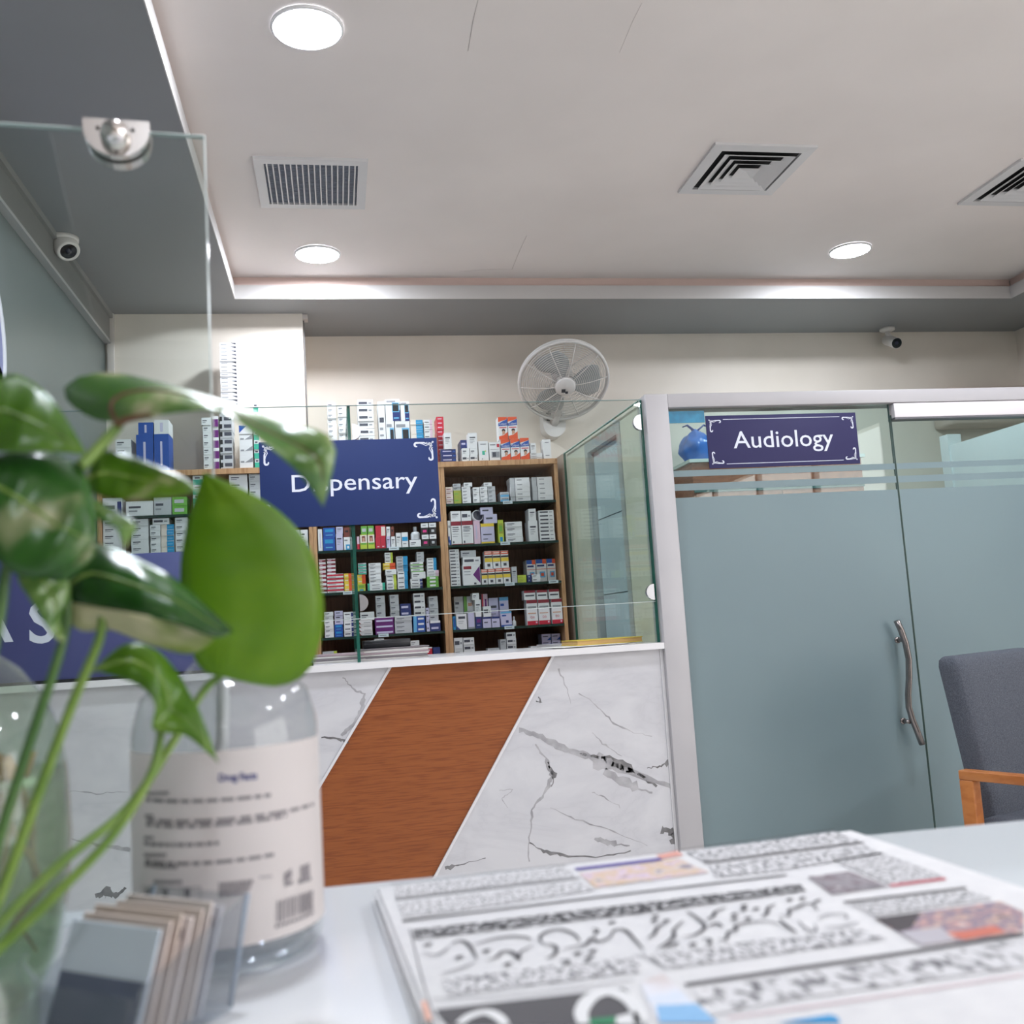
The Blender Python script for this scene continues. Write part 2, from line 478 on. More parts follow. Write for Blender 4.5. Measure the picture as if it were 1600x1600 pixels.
# ------------------------------------------------------------------ round logo plate on the left wall
rc = atX(-62, 515, XL + .0)
t = empty('round_wall_sign', 'round white-rimmed purple sign on the left wall, cut by the frame', 'sign', (XL, rc.y, rc.z))
q = MB(); mt = Matrix.Rotation(math.pi / 2, 4, 'Y')
ed = atX(7, 520, XL).y - rc.y
q.lathe([(.0001, .004), (ed * .93, .004)], mat('logo_purple', (120, 122, 170), .4), 48, mtx=mt); q.build('face', t)
q = MB(); q.lathe([(ed * .93, .002), (ed * .93, .009), (ed, .009), (ed, 0)], mat('logo_rim', (225, 225, 235), .4), 48, mtx=mt); q.build('rim', t)
bs = atX(0, 578, XL)
q = MB(); q.prism([(bs.y - .5, bs.z - .22), (bs.y + .06, bs.z - .22), (bs.y + .03, bs.z - .02), (bs.y - .05, bs.z + .04), (bs.y - .5, bs.z + .05)], 'x', XL, XL + .004, mat('logo_blue', (60, 120, 160), .4))
tag(q.build('blue_wall_panel'), 'blue panel low on the left wall under the round sign', 'sign')
# ------------------------------------------------------------------ dispensary counter
YC = 4.0
CT0, CT1 = 1.072, 1.098                  # worktop bottom and top
PX0, PX1 = 1.345, 1.447                  # white post of the audiology front
def wood_mat(name, c1, c2, c3, stretch, rough=.35):
    if name in MATS: return MATS[name]
    m = mat(name, c1, rough)
    nt, N, L, b = nodes(m)
    tc = N.new('ShaderNodeTexCoord'); mp = N.new('ShaderNodeMapping'); mp.inputs['Scale'].default_value = stretch
    nz = N.new('ShaderNodeTexNoise'); nz.inputs['Scale'].default_value = 2.2; nz.inputs['Detail'].default_value = 6; nz.inputs['Distortion'].default_value = .6
    n2 = N.new('ShaderNodeTexNoise'); n2.inputs['Scale'].default_value = 9.0; n2.inputs['Detail'].default_value = 5
    cr = N.new('ShaderNodeValToRGB')
    cr.color_ramp.elements[0].position = .3; cr.color_ramp.elements[0].color = lin(c1)
    cr.color_ramp.elements[1].position = .7; cr.color_ramp.elements[1].color = lin(c2)
    c2r = N.new('ShaderNodeValToRGB')
    c2r.color_ramp.elements[0].position = .38; c2r.color_ramp.elements[0].color = lin(c3)
    c2r.color_ramp.elements[1].position = .52; c2r.color_ramp.elements[1].color = (1, 1, 1, 1)
    mx = N.new('ShaderNodeMix'); mx.data_type = 'RGBA'; mx.blend_type = 'MULTIPLY'; mx.inputs[0].default_value = .5
    L.new(tc.outputs['Object'], mp.inputs[0]); L.new(mp.outputs[0], nz.inputs['Vector']); L.new(mp.outputs[0], n2.inputs['Vector'])
    L.new(nz.outputs['Fac'], cr.inputs[0]); L.new(n2.outputs['Fac'], c2r.inputs[0])
    L.new(cr.outputs[0], mx.inputs[6]); L.new(c2r.outputs[0], mx.inputs[7]); L.new(mx.outputs[2], b.inputs['Base Color'])
    return m
wood_front = wood_mat('counter_wood', (144, 78, 34), (154, 86, 40), (190, 160, 140), (1.0, 1.0, 18))
cab_wood = wood_mat('cabinet_wood', (196, 150, 108), (210, 166, 124), (190, 160, 130), (14, 14, 1.0), .45)
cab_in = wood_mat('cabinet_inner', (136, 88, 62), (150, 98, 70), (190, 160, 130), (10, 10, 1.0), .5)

def marble_mat():
    m = mat('marble_laminate', (222, 222, 226), .18)
    nt, N, L, b = nodes(m)
    tc = N.new('ShaderNodeTexCoord'); mp = N.new('ShaderNodeMapping'); mp.inputs['Rotation'].default_value = (0, .5, 0)
    mp.inputs['Scale'].default_value = (1.0, 1, 2.2)
    nz = N.new('ShaderNodeTexNoise'); nz.inputs['Scale'].default_value = 1.9; nz.inputs['Detail'].default_value = 7; nz.inputs['Roughness'].default_value = .6
    nz.inputs['Distortion'].default_value = .5
    s = N.new('ShaderNodeMath'); s.operation = 'SUBTRACT'; s.inputs[1].default_value = .5
    a = N.new('ShaderNodeMath'); a.operation = 'ABSOLUTE'
    cr = N.new('ShaderNodeValToRGB')
    cr.color_ramp.elements[0].position = 0.0; cr.color_ramp.elements[0].color = lin((200, 199, 204))
    cr.color_ramp.elements[1].position = .012; cr.color_ramp.elements[1].color = lin((203, 202, 207))
    e = cr.color_ramp.elements.new(.12); e.color = lin((211, 210, 214))
    L.new(tc.outputs['Object'], mp.inputs[0]); L.new(mp.outputs[0], nz.inputs['Vector']); L.new(nz.outputs['Fac'], s.inputs[0]); L.new(s.outputs[0], a.inputs[0]); L.new(a.outputs[0], cr.inputs[0])
    L.new(cr.outputs[0], b.inputs['Base Color'])
    return m
marble = marble_mat()
vein_m = noise_mat('marble_vein', (150, 148, 152), (188, 186, 190), 14, 5, .25)
veind_m = noise_mat('marble_vein_dark', (98, 96, 98), (140, 138, 140), 20, 5, .25)
trimw = mat('counter_trim', (226, 224, 226), .3)

CXL = AX0 + .004
counter = empty('dispensary_counter', 'marble-fronted dispensary counter with slanted brown wood panel', 'counter', (0, YC, 0))
W = [(0.203, CT0), (0.872, CT0), (0.872 - .6456 * CT0, 0), (0.203 - .6708 * CT0, 0)]   # slanted wood panel outline (X, Z)
def cpart(name, poly, y0, y1, m):
    q = MB(); q.prism([(p[0], p[1]) for p in poly], 'y', y0 - YC, y1 - YC, m); return q.build(name, counter)
cpart('marble_panel', [(W[1][0], CT0), (PX0, CT0), (PX0, 0), (W[2][0], 0)], YC + .0, YC + .02, marble)
cpart('marble_panel', [(CXL, CT0), (W[0][0], CT0), (W[3][0], 0), (CXL, 0)], YC + .0, YC + .02, marble)
cpart('wood_panel', W, YC + .006, YC + .02, wood_front)
for a, b_ in ((W[0], W[3]), (W[1], W[2])):
    q = MB(); w = .006
    q.prism([(a[0] - w, a[1]), (a[0] + w, a[1]), (b_[0] + w, b_[1]), (b_[0] - w, b_[1])], 'y', -.005, .012, trimw); q.build('trim_strip', counter)
q = MB(); q.box(CXL, 1.318, .02, .62, .0, CT0, mat('counter_carcass', (190, 186, 184), .5)); q.build('carcass', counter)
q = MB(); q.box(PX0 - .014, PX0 - .001, -.006, .0, 0, CT0, trimw); q.build('end_strip', counter)
q = MB(); q.prism([(CXL, -.03), (PX0 - .001, -.03), (PX0 - .001, .085), (1.322, .66), (CXL, .66)], 'z', CT0, CT1, mat('worktop', (232, 230, 232), .22)); wt = q.build('worktop', counter)

# grey veins of the marble, inlaid as flat print
def vein(pl, w, m, seed):
    rnd = random.Random(seed)
    P = []
    for i in range(len(pl) - 1):
        a, c = pl[i], pl[i + 1]
        for k in range(6):
            t = k / 6; P.append((a[0] + (c[0] - a[0]) * t, a[1] + (c[1] - a[1]) * t, (i + t) / (len(pl) - 1)))
    P.append((*pl[-1], 1.0))
    W3 = [atY(u + rnd.uniform(-1.5, 1.5), v + rnd.uniform(-1.5, 1.5), YC - .0006) for u, v, _ in P]
    n = len(W3); up = []; dn = []
    for i, p in enumerate(W3):
        a = W3[max(0, i - 1)]; c = W3[min(n - 1, i + 1)]
        d = (c - a); d = Vector((d.x, 0, d.z)).normalized(); nn = Vector((-d.z, 0, d.x))
        ww = w[0] + (w[1] - w[0]) * P[i][2] if len(w) == 2 else w[min(len(w) - 1, int(P[i][2] * len(w)))]
        ww *= rnd.uniform(.55, 1.3) * .0013
        up.append(p + nn * ww); dn.append(p - nn * ww * rnd.uniform(.6, 1.2))
    q = MB(); vs = [(p.x, p.y - YC, p.z) for p in up + dn]
    q.add(vs, [(i, n + i, n + i + 1, i + 1) for i in range(n - 1)], m)
    q.build('vein', counter)
vein([(812, 1140), (845, 1152), (885, 1172), (915, 1181), (950, 1195), (1000, 1212), (1055, 1232)], (7, 9, 10, 12, 22, 16, 10), vein_m, 1)
vein([(905, 1178), (950, 1186), (990, 1205), (1025, 1228)], (4, 14, 4), veind_m, 2)
vein([(945, 1205), (985, 1228), (1020, 1240)], (10, 16, 3), vein_m, 3)
vein([(1056, 1183), (1045, 1190), (1030, 1198), (1010, 1200)], (12, 8, 3, 2), veind_m, 4)
vein([(836, 1162), (855, 1190), (862, 1215), (850, 1240), (832, 1265), (828, 1300), (826, 1345)], (3, 7, 6, 4, 3, 2), vein_m, 5)
vein([(855, 1190), (866, 1210), (862, 1228)], (3, 7, 2), veind_m, 6)
vein([(828, 1318), (850, 1330), (880, 1337), (930, 1340), (985, 1330)], (2, 5, 4, 2), veind_m, 7)
vein([(905, 1082), (935, 1105), (960, 1130), (985, 1143), (1020, 1150)], (1.5, 2.5, 3, 1), vein_m, 8)
vein([(873, 1045), (885, 1075), (893, 1100)], (3, 2, 1), vein_m, 9)
vein([(925, 1145), (945, 1165), (970, 1180)], (1, 3, 1), vein_m, 10)
vein([(860, 1262), (900, 1280), (960, 1300), (1010, 1320)], (1, 2, 2, 1), vein_m, 11)
vein([(925, 1238), (945, 1245), (970, 1262)], (1, 2.5, 1), vein_m, 12)
vein([(1034, 1296), (1048, 1300), (1060, 1308), (1052, 1318)], (10, 16, 12), veind_m, 13)
vein([(930, 1310), (955, 1318), (985, 1322)], (6, 9, 3), vein_m, 14)
vein([(840, 1090), (846, 1098), (838, 1096)], (2, 2), veind_m, 15)
vein([(780, 1235), (800, 1234), (785, 1248), (792, 1262)], (1, 1.5, 1), vein_m, 16)
vein([(535, 1058), (550, 1075), (568, 1085), (566, 1110), (552, 1132), (532, 1150)], (2, 3, 6, 8, 6), vein_m, 17)
vein([(503, 1152), (530, 1155), (545, 1160)], (3, 5), veind_m, 18)
vein([(695, 1356), (720, 1352), (760, 1340)], (5, 2, 1), veind_m, 19)
vein([(110, 1310), (160, 1322), (205, 1328)], (3, 5, 7), vein_m, 20)
vein([(150, 1400), (165, 1395), (180, 1400), (197, 1388)], (6, 14, 8, 5), veind_m, 21)
vein([(100, 1235), (150, 1240), (200, 1237)], (1, 2, 1), vein_m, 22)

# ------------------------------------------------------------------ glass of the dispensary
gl_clear = glass_mat('clear_glass', (246, 249, 248), .3)
gl_fin = glass_mat('green_glass', (244, 249, 246), .4)
gl_edge = mat('glass_edge_green', (28, 92, 80), .15, spec=.6)
gl_edge2 = mat('glass_edge_pale', (150, 196, 186), .15, spec=.6)
GT = 2.145
clampm = mat('clamp_steel', (205, 207, 212), .22, metal=.85)
FINX = (0.081, 1.335)
t = empty('glass_screen', 'clear front glass of the dispensary above the marble counter', 'glass screen', (0, YC, CT1))
q = MB(); q.box(XL + .004, FINX[1] - .004, .0, .008, 1.272 - CT1, GT - CT1, gl_clear); q.build('pane', t)
q = MB(); q.box(XL + .004, FINX[1] - .004, .0, .0085, 1.2705 - CT1, 1.2735 - CT1, mat('glass_edge_bright', (206, 214, 214), .2)); q.build('lower_edge', t)
q = MB(); q.box(XL + .004, FINX[1] - .004, .0005, .0075, GT - CT1, GT + .0025 - CT1, mat('glass_edge_dim', (120, 142, 140), .2)); q.build('upper_edge', t)
def half_clamp(parent, x, z, y0=-.006, s=-1, r=.034):
    q = MB(); pts = []
    for k in range(13):
        a = math.pi / 2 + math.pi * k / 12
        pts.append((x + s * -1 * math.cos(a) * r, z + math.sin(a) * r))
    q.prism(pts, 'y', y0, y0 + .022, clampm); return q.build('clamp', parent)
for zz in (2.045, 1.312): half_clamp(t, FINX[1] - .0078, zz - CT1, s=-1)
for zz in (2.035, 1.335): half_clamp(t, FINX[0] + .012, zz - CT1, s=1)
FB = 5.27
for i, fx in enumerate(FINX):
    yb, dx = ((4.62, 0.0), (FB, -.045))[i]
    t = empty('glass_fin', ('upright glass fin with dark green edge behind the blue sign', 'deep green-tinted glass side panel beside the white door post')[i], 'glass panel', (fx, YC, CT1))
    yb -= YC
    def fin(name, y0, y1, z0, z1, m, e=0.0):
        q = MB(); xa, xb = dx * y0 / yb, dx * y1 / yb
        q.prism([(xa - .006 - e, y0), (xa + .006 + e, y0), (xb + .006 + e, y1), (xb - .006 - e, y1)], 'z', z0, z1, m); q.build(name, t)
    fin('pane', .014, yb - .001, .001, GT - CT1, gl_fin)
    fin('front_edge', .0095, .014, .001, GT - CT1, gl_edge, .0003)
    fin('rear_edge', yb - .0009, yb + .003, .001, GT - CT1, gl_edge, .0003)
    fin('top_edge', .0095, yb, GT - CT1, GT - CT1 + .003, gl_edge2, .0002)
q = MB(); q.box(1.06, 1.298, .66, 1.26, CT0, CT1, mat('worktop')); q.build('side_worktop', counter)
q = MB(); q.box(1.08, 1.296, .62, 1.24, 0, CT0, mat('counter_carcass')); q.build('side_carcass', counter)
# ------------------------------------------------------------------ medicine cabinets
YK = 5.30
TOPZ = 2.126
SHELF = [1.893, 1.666, 1.441, 1.205, 1.045]
shelf_edge = mat('shelf_glass_edge', (34, 58, 52), .2)
shelf_glass = mat('shelf_glass', (60, 78, 72), .12)
BAYS = {'left': (XL + .004, -.107, .255), 'middle': (-.107, .5915, .40), 'right': (.5915, 1.252, .40)}
for bay, (x0, x1, dep) in BAYS.items():
    t = empty('medicine_cabinet', 'light wood open medicine cabinet, %s bay behind the dispensary glass' % {'left': 'leftmost', 'middle': 'middle', 'right': 'rightmost'}[bay], 'cabinet', (x0, YK, 0), group='open medicine cabinets')
    w = x1 - x0; s = .0195
    for a in (0.0005, w - s - .0005):
        q = MB(); q.box(a, a + s, 0, dep, 0, TOPZ - .029, cab_wood); q.build('stile', t)
    q = MB(); q.box(.0005, w - .0005, -.004, dep, TOPZ - .029, TOPZ, cab_wood); q.build('top_board', t)
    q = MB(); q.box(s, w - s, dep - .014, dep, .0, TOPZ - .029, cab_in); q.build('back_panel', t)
    for z in SHELF:
        q = MB(); q.box(s + .001, w - s - .001, .008, dep - .015, z - .012, z, shelf_glass)
        q.box(s + .001, w - s - .001, .005, .008, z - .0135, z, shelf_edge); q.build('shelf', t)
    q = MB(); q.box(s, w - s, .004, .02, .0, .9, cab_wood); q.build('base_panel', t)

# ------------------------------------------------------------------ medicine cartons
PAL = dict(white=(234, 234, 236), grey=(196, 198, 202), dgrey=(150, 152, 158), ink=(74, 76, 88), red=(200, 40, 64), dred=(140, 34, 52), orange=(228, 88, 48),
           blue=(36, 84, 170), navy=(40, 54, 116), lblue=(104, 178, 222), cyan=(40, 150, 204), teal=(64, 186, 158), green=(112, 176, 72), lime=(196, 212, 76),
           yellow=(238, 206, 72), purple=(108, 36, 118), lilac=(204, 200, 228), pink=(228, 196, 214), brown=(124, 62, 52), black=(36, 34, 38), skin=(208, 160, 134), olive=(160, 168, 70), cream=(236, 224, 214), hot=(226, 60, 140))
def pm(k): return mat('carton_' + k, PAL[k], .42)

LN = [(.10, .55, .52, .66, 'ink'), (.10, .42, .28, .38, 'dgrey')]                      # two lines of small print
VT = [(.15, .80, .66, .74, 'ink'), (.15, .65, .54, .58, 'dgrey'), (.15, .7, .44, .47, 'dgrey'), (.15, .5, .34, .37, 'dgrey')]
ST = {
 'w':   ('white carton with small grey print', 'white', LN),
 'wb':  ('white carton with bold dark lettering', 'white', [(.08, .62, .35, .70, 'ink'), (.70, .9, .4, .6, 'dgrey')]),
 'wl':  ('long white carton with dark end stripe', 'white', [(.0, .22, .0, 1, 'grey'), (.22, .245, 0, 1, 'ink'), (.35, .6, .42, .6, 'dgrey')]),
 'wv':  ('upright white carton with grey print', 'white', VT),
 'wqr': ('upright plain white carton', 'white', [(.25, .75, .82, .86, 'dgrey'), (.25, .75, .16, .20, 'dgrey')]),
 'wt':  ('upright white carton with teal drop', 'white', [(.2, .8, .82, .86, 'dgrey'), (.35, .62, .30, .50, 'teal'), (.62, .75, .46, .52, 'lime'), (.3, .4, .08, .12, 'ink')]),
 'wr':  ('upright white carton with red mark', 'white', [(.1, .6, .84, .88, 'ink'), (.72, .95, .72, .90, 'red'), (.1, .9, .6, .62, 'dgrey'), (.2, .95, .16, .48, 'dgrey'), (.3, .6, .2, .45, 'ink')]),
 'g':   ('grey-white carton with faint print', 'grey', LN),
 'gv':  ('upright grey-white carton', 'grey', VT),
 'red': ('red carton with white lettering', 'red', [(.15, .75, .40, .62, 'pink')]),
 'rw':  ('white carton with red band', 'white', [(.0, 1, .35, .82, 'dred'), (.1, .5, .5, .66, 'pink')]),
 'rw2': ('red and white striped carton', 'white', [(.0, 1, .42, .9, 'red'), (.1, .55, .12, .28, 'dgrey')]),
 'lb':  ('white carton with light blue end', 'cream', [(.45, 1, .06, 1, 'cyan'), (.5, .9, .4, .6, 'lblue')]),
 'wp':  ('white carton with pink end', 'white', [(.72, 1, 0, 1, 'pink'), (.1, .6, .4, .55, 'ink')]),
 'pw':  ('pink-white carton with small print', 'cream', [(.0, 1, .0, .18, 'pink'), (.1, .7, .45, .6, 'dred')]),
 'bw':  ('blue carton with white lettering', 'navy', [(.12, .7, .42, .66, 'lilac'), (.78, .95, .3, .6, 'blue')]),
 'wbl': ('white carton with blue corner', 'white', [(.7, 1, .0, .9, 'blue'), (.08, .6, .35, .6, 'dgrey')]),
 'ol':  ('olive green carton', 'olive', [(.1, .6, .4, .55, 'green')]),
 'lbg': ('pale blue-grey carton', 'grey', [(.0, 1, .0, .45, 'lblue'), (.1, .9, .55, .65, 'ink')]),
 'mar': ('upright white carton with maroon top band', 'white', [(.0, 1, .82, 1, 'dred'), (.12, .75, .72, .76, 'ink'), (.12, .8, .64, .67, 'ink'), (.12, .7, .56, .59, 'ink'), (.12, .75, .44, .46, 'dgrey'), (.12, .6, .34, .36, 'dgrey'), (.12, .24, .06, .16, 'ink'), (0, 1, 0, .03, 'dred')]),
 'pk':  ('upright pale pink carton', 'pink', [(.3, .5, .2, .8, 'lilac')]),
 'ly':  ('lilac carton with yellow bands', 'lilac', [(0, 1, .84, 1, 'yellow'), (0, 1, 0, .08, 'yellow'), (.15, .8, .42, .47, 'ink'), (.15, .5, .2, .24, 'ink')]),
 'li':  ('lilac carton with dark lettering', 'lilac', [(.15, .65, .45, .65, 'ink')]),
 'gy':  ('green and yellow printed carton', 'lime', [(.1, .9, .4, .85, 'olive'), (.2, .75, .5, .75, 'green'), (.25, .75, .05, .25, 'cyan')]),
 'wbv': ('upright white carton with blue foot', 'white', [(.0, .5, .1, .35, 'blue'), (.3, .9, .0, .2, 'blue'), (.2, .8, .7, .8, 'dgrey')]),
 'tri': ('large white carton with purple triangle', 'white', [('poly', [(.98, .92), (.98, .08), (.58, .5)], 'purple'), (.06, .5, .78, .92, 'dred'), (.08, .45, .64, .68, 'dgrey'), (.08, .45, .5, .53, 'dgrey'), (.62, .75, .03, .12, 'ink')]),
 'oy':  ('white carton with orange, green and yellow bands', 'white', [(.0, 1, .80, .98, 'orange'), (.1, .9, .86, .93, 'cream'), (0, 1, .62, .72, 'black'), (0, 1, .38, .6, 'yellow'), (.3, .7, .12, .28, 'ink')]),
 'yl':  ('bright yellow carton', 'lime', [(.1, .6, .35, .55, 'olive')]),
 'nv':  ('small dark navy carton', 'navy', [(.3, .6, .35, .65, 'grey')]),
 'bo':  ('upright white carton with blue top and orange corner', 'white', [(0, .62, .82, 1, 'blue'), (.62, 1, .80, 1, 'orange'), (.08, .8, .68, .76, 'navy'), (0, 1, .56, .58, 'orange'), (.3, .85, .2, .46, 'lblue'), (.42, .72, .26, .4, 'orange')]),
 'cy':  ('upright cyan carton', 'cyan', [(.2, .8, .2, .85, 'blue')]),
 'wo':  ('upright white carton with dark oval logo', 'white', [(.2, .85, .68, .84, 'ink'), (.2, .7, .5, .53, 'dgrey'), (.2, .6, .38, .41, 'dgrey'), ('poly', [(.0, .25), (.35, .0), (.0, .0)], 'navy')]),
 'pg':  ('upright purple-grey carton', 'dgrey', [(.1, .9, .1, .9, 'lilac')]),
 'pu':  ('upright deep purple carton', 'navy', [(.2, .8, .5, .8, 'purple'), (.2, .7, .25, .3, 'lilac')]),
 'gw':  ('white and green carton', 'white', [(0, .35, 0, 1, 'green'), (.45, .9, .4, .6, 'skin')]),
 'rp':  ('upright red and pink carton', 'pink', [(0, .25, 0, 1, 'red'), (0, 1, .0, .2, 'red'), (.5, .8, .6, .85, 'purple')]),
 'lbl': ('lilac carton with blue top band', 'lilac', [(0, 1, .82, 1, 'navy'), (.15, .6, .45, .55, 'ink')]),
 'wbb': ('upright white and blue carton', 'lilac', [(0, 1, .88, 1, 'lblue'), (.1, .5, .7, .78, 'blue'), (0, 1, 0, .12, 'blue'), (.45, .7, .25, .42, 'navy')]),
 'd3':  ('upright white carton with red bands and D3', 'white', [(0, 1, .86, .99, 'dred'), (.1, .9, .66, .74, 'dgrey'), (.1, .85, .44, .48, 'skin'), (0, 1, .0, .16, 'red'), (.78, .92, .06, .13, 'pink')]),
 'd3t': ('white carton with dark red top', 'white', [(0, 1, .74, 1, 'dred'), (.1, .9, .36, .52, 'ink')]),
 'bwd': ('white carton with blue diagonal corner', 'lilac', [('poly', [(1, .0), (1, .55), (.55, 0)], 'blue'), (.1, .7, .55, .68, 'ink')]),
 'hp':  ('small pink carton', 'hot', [(.2, .7, .4, .6, 'purple')]),
 'bp':  ('white carton with blue panel and dark dial', 'white', [(.48, 1, 0, .5, 'navy'), (.45, .95, .40, .84, 'lblue'), (.50, .90, .44, .80, 'black'), (.08, .7, .86, .93, 'dgrey'), (.55, .9, .1, .16, 'lblue')]),
 'bl':  ('upright blue carton', 'blue', [(.15, .85, .55, .85, 'cyan'), (.2, .8, .2, .28, 'lblue')]),
 'blt': ('upright royal blue carton with light sideways lettering', 'blue', [(.42, .56, .15, .8, 'lilac')]),
 'wpv': ('upright white and lilac carton', 'white', [(.4, .6, .15, .8, 'lilac')]),
 'liv': ('upright lilac carton', 'lilac', VT),
 'sw':  ('upright white carton with teal swirl', 'white', [(.3, .95, .0, .42, 'cyan'), (.5, .8, .1, .3, 'white'), (.1, .6, .7, .8, 'dgrey')]),
 'dk':  ('dark upright carton', 'brown', [(.2, .7, .5, .7, 'black')]),
 'pkr': ('upright pink and red carton', 'pink', [(0, 1, 0, .4, 'red')]),
 'fa':  ('light green carton with a portrait', 'lime', [(0, 1, .42, .95, 'cream'), (.25, .75, .5, .88, 'brown'), (.36, .66, .5, .76, 'skin'), (.1, .9, .3, .42, 'green')]),
 'gr':  ('light green carton', 'green', [(.15, .8, .3, .7, 'grey')]),
 'rd':  ('upright crimson carton', 'red', [(.48, .52, 0, 1, 'dred'), (.15, .35, .1, .2, 'pink'), (.65, .85, .1, .2, 'pink')]),
 'rdw': ('upright crimson carton with white panel', 'red', [(.55, .95, .1, .9, 'cream')]),
 'wbm': ('upright white carton with blue middle band', 'white', [(.05, .95, .42, .70, 'cyan'), (.2, .7, .2, .26, 'dgrey')]),
 'bkw': ('black and white carton with small red label', 'black', [(0, 1, .62, 1, 'white'), (.25, .75, .2, .42, 'hot'), (.2, .7, .76, .84, 'dgrey')]),
 'bkg': ('black and white carton with grey label', 'black', [(0, 1, .62, 1, 'white'), (.3, .7, .2, .42, 'grey'), (.2, .7, .76, .84, 'dgrey')]),
 'yo':  ('yellow and orange carton', 'yellow', [(.55, 1, 0, 1, 'orange'), (.1, .5, .4, .6, 'cream')]),
 'gt':  ('grey-green carton', 'grey', [(0, 1, 0, .45, 'teal'), (.1, .6, .6, .75, 'ink')]),
 'tw':  ('white carton with teal ends', 'white', [(0, .12, 0, 1, 'teal'), (.85, 1, 0, 1, 'teal'), (.25, .7, .4, .55, 'ink')]),
 'wlm': ('white carton with lime end', 'white', [(.72, 1, 0, 1, 'lime'), (.1, .6, .4, .6, 'ink')]),
 'gb':  ('grey-blue carton with bright blue end', 'lbg' if False else 'grey', [(.6, 1, 0, 1, 'cyan'), (.1, .5, .4, .6, 'ink')]),
 'wbe': ('white carton with bright blue end', 'white', [(.68, 1, 0, 1, 'cyan'), (.1, .6, .4, .6, 'ink')]),
 'wg':  ('white carton with green stripe', 'white', [(0, 1, 0, .3, 'green'), (.15, .7, .5, .68, 'ink')]),
 'wn':  ('white carton with navy end', 'white', [(.78, 1, 0, .8, 'navy'), (.12, .65, .4, .6, 'ink')]),
 'gn':  ('green and white carton', 'green', [(.25, .75, .3, .8, 'white')]),
 'br':  ('white carton with brown diagonal corner', 'white', [('poly', [(0, 0), (0, .8), (.22, 0)], 'brown'), (.4, .9, .3, .45, 'dgrey')]),
 'pb':  ('purple carton with white band', 'purple', [(.06, .94, .2, .5, 'lilac')]),
 'nt':  ('navy carton with white lettering', 'navy', [(.1, .75, .3, .62, 'lilac')]),
 'cb':  ('deep blue carton with light cyan end', 'blue', [(0, .28, 0, 1, 'lblue'), (.4, .9, .32, .68, 'white')]),
 'nw':  ('navy carton with white top', 'navy', [(0, 1, .78, 1, 'white'), (.1, .8, .2, .4, 'lilac')]),
 'rwv': ('upright red and white carton', 'white', [(0, 1, .5, .92, 'red'), (.15, .85, .25, .35, 'dgrey')]),
 'nb':  ('upright dark blue carton', 'navy', [(.2, .8, .3, .5, 'blue')]),
 'gl':  ('grey carton with lime end', 'grey', [(.78, 1, 0, 1, 'lime'), (.1, .55, .4, .6, 'ink'), ('poly', [(.55, 0), (.78, 0), (.78, .7)], 'lblue')]),
 'bkl': ('white carton with black square and lettering', 'grey', [(0, .2, .2, .8, 'black'), (.35, .95, .3, .75, 'ink')]),
 'wst': ('thin white carton with dark corner', 'white', [('poly', [(.68, .95), (.98, .95), (.98, .45)], 'ink'), (.08, .45, .5, .62, 'dgrey')]),
 'wav': ('white carton with grey wave', 'white', [('poly', [(.4, .5), (1, .95), (1, .55)], 'dgrey'), (.08, .35, .5, .64, 'dgrey')]),
 'bwv': ('white carton with blue wave', 'white', [('poly', [(0, .1), (.55, .9), (0, .95)], 'blue')]),
 'tl':  ('teal and white carton', 'white', [(0, 1, 0, .6, 'teal'), (.2, .7, .7, .85, 'ink')]),
 'pwh': ('purple and white carton', 'white', [(0, 1, .0, .7, 'purple')]),
 'or':  ('orange and white syrup carton with blue label', 'white', None),
}
def carton_mesh(w, d, h, st):
    desc, base, pr = ST[st]
    q = MB(); q.box(-w / 2, w / 2, 0, d, 0, h, pm(base))
    y = -.0005
    def rect(x0, x1, z0, z1, c, k):
        q.add([(-w / 2 + x0 * w, y - k * .0001, z0 * h), (-w / 2 + x1 * w, y - k * .0001, z0 * h), (-w / 2 + x1 * w, y - k * .0001, z1 * h), (-w / 2 + x0 * w, y - k * .0001, z1 * h)], [(0, 1, 2, 3)], pm(c))
    def poly(pts, c, k):
        q.add([(-w / 2 + a * w, y - k * .0001, b * h) for a, b in pts], [tuple(range(len(pts)))], pm(c))
    if st == 'or':
        poly([(0, .78), (1, .9), (1, 1), (0, 1)], 'orange', 0); poly([(0, .6), (1, .62), (1, .9), (0, .72)], 'blue', 1)
        put_text(q, 'Calpol', 0, y - .0004, .655 * h, h * .13, pm('white'), wid=w * .8)
        rect(.1, .9, .51, .55, 'red', 1)
        poly([(0, 0), (1, 0), (1, .34), (.55, .2), (0, .14)], 'orange', 1)
        hc = [( .55 + .20 * math.cos(a * math.pi / 6), .40 + .075 * math.sin(a * math.pi / 6)) for a in range(12)]
        poly([(.38, .20), (.72, .26), (.68, .4), (.42, .4)], 'skin', 2); poly(hc, 'black', 3); poly([(.45, .3), (.65, .3), (.66, .39), (.44, .39)], 'skin', 4)
    else:
        for k, p in enumerate(pr):
            if p[0] == 'poly': poly(p[1], p[2], k)
            else: rect(*p, k)
        if st == 'd3': put_text(q, 'D3', 0, y - .002, .26 * h, h * .13, pm('red'))
    return q.mesh('medicine_carton')

ZM = {'A': (660, 620, 6.6667), 'B': (680, 820, 7.2727), 'C': (480, 800, 6.1545), 'D': (380, 560, 5.0), 'E': (120, 600, 5.0)}
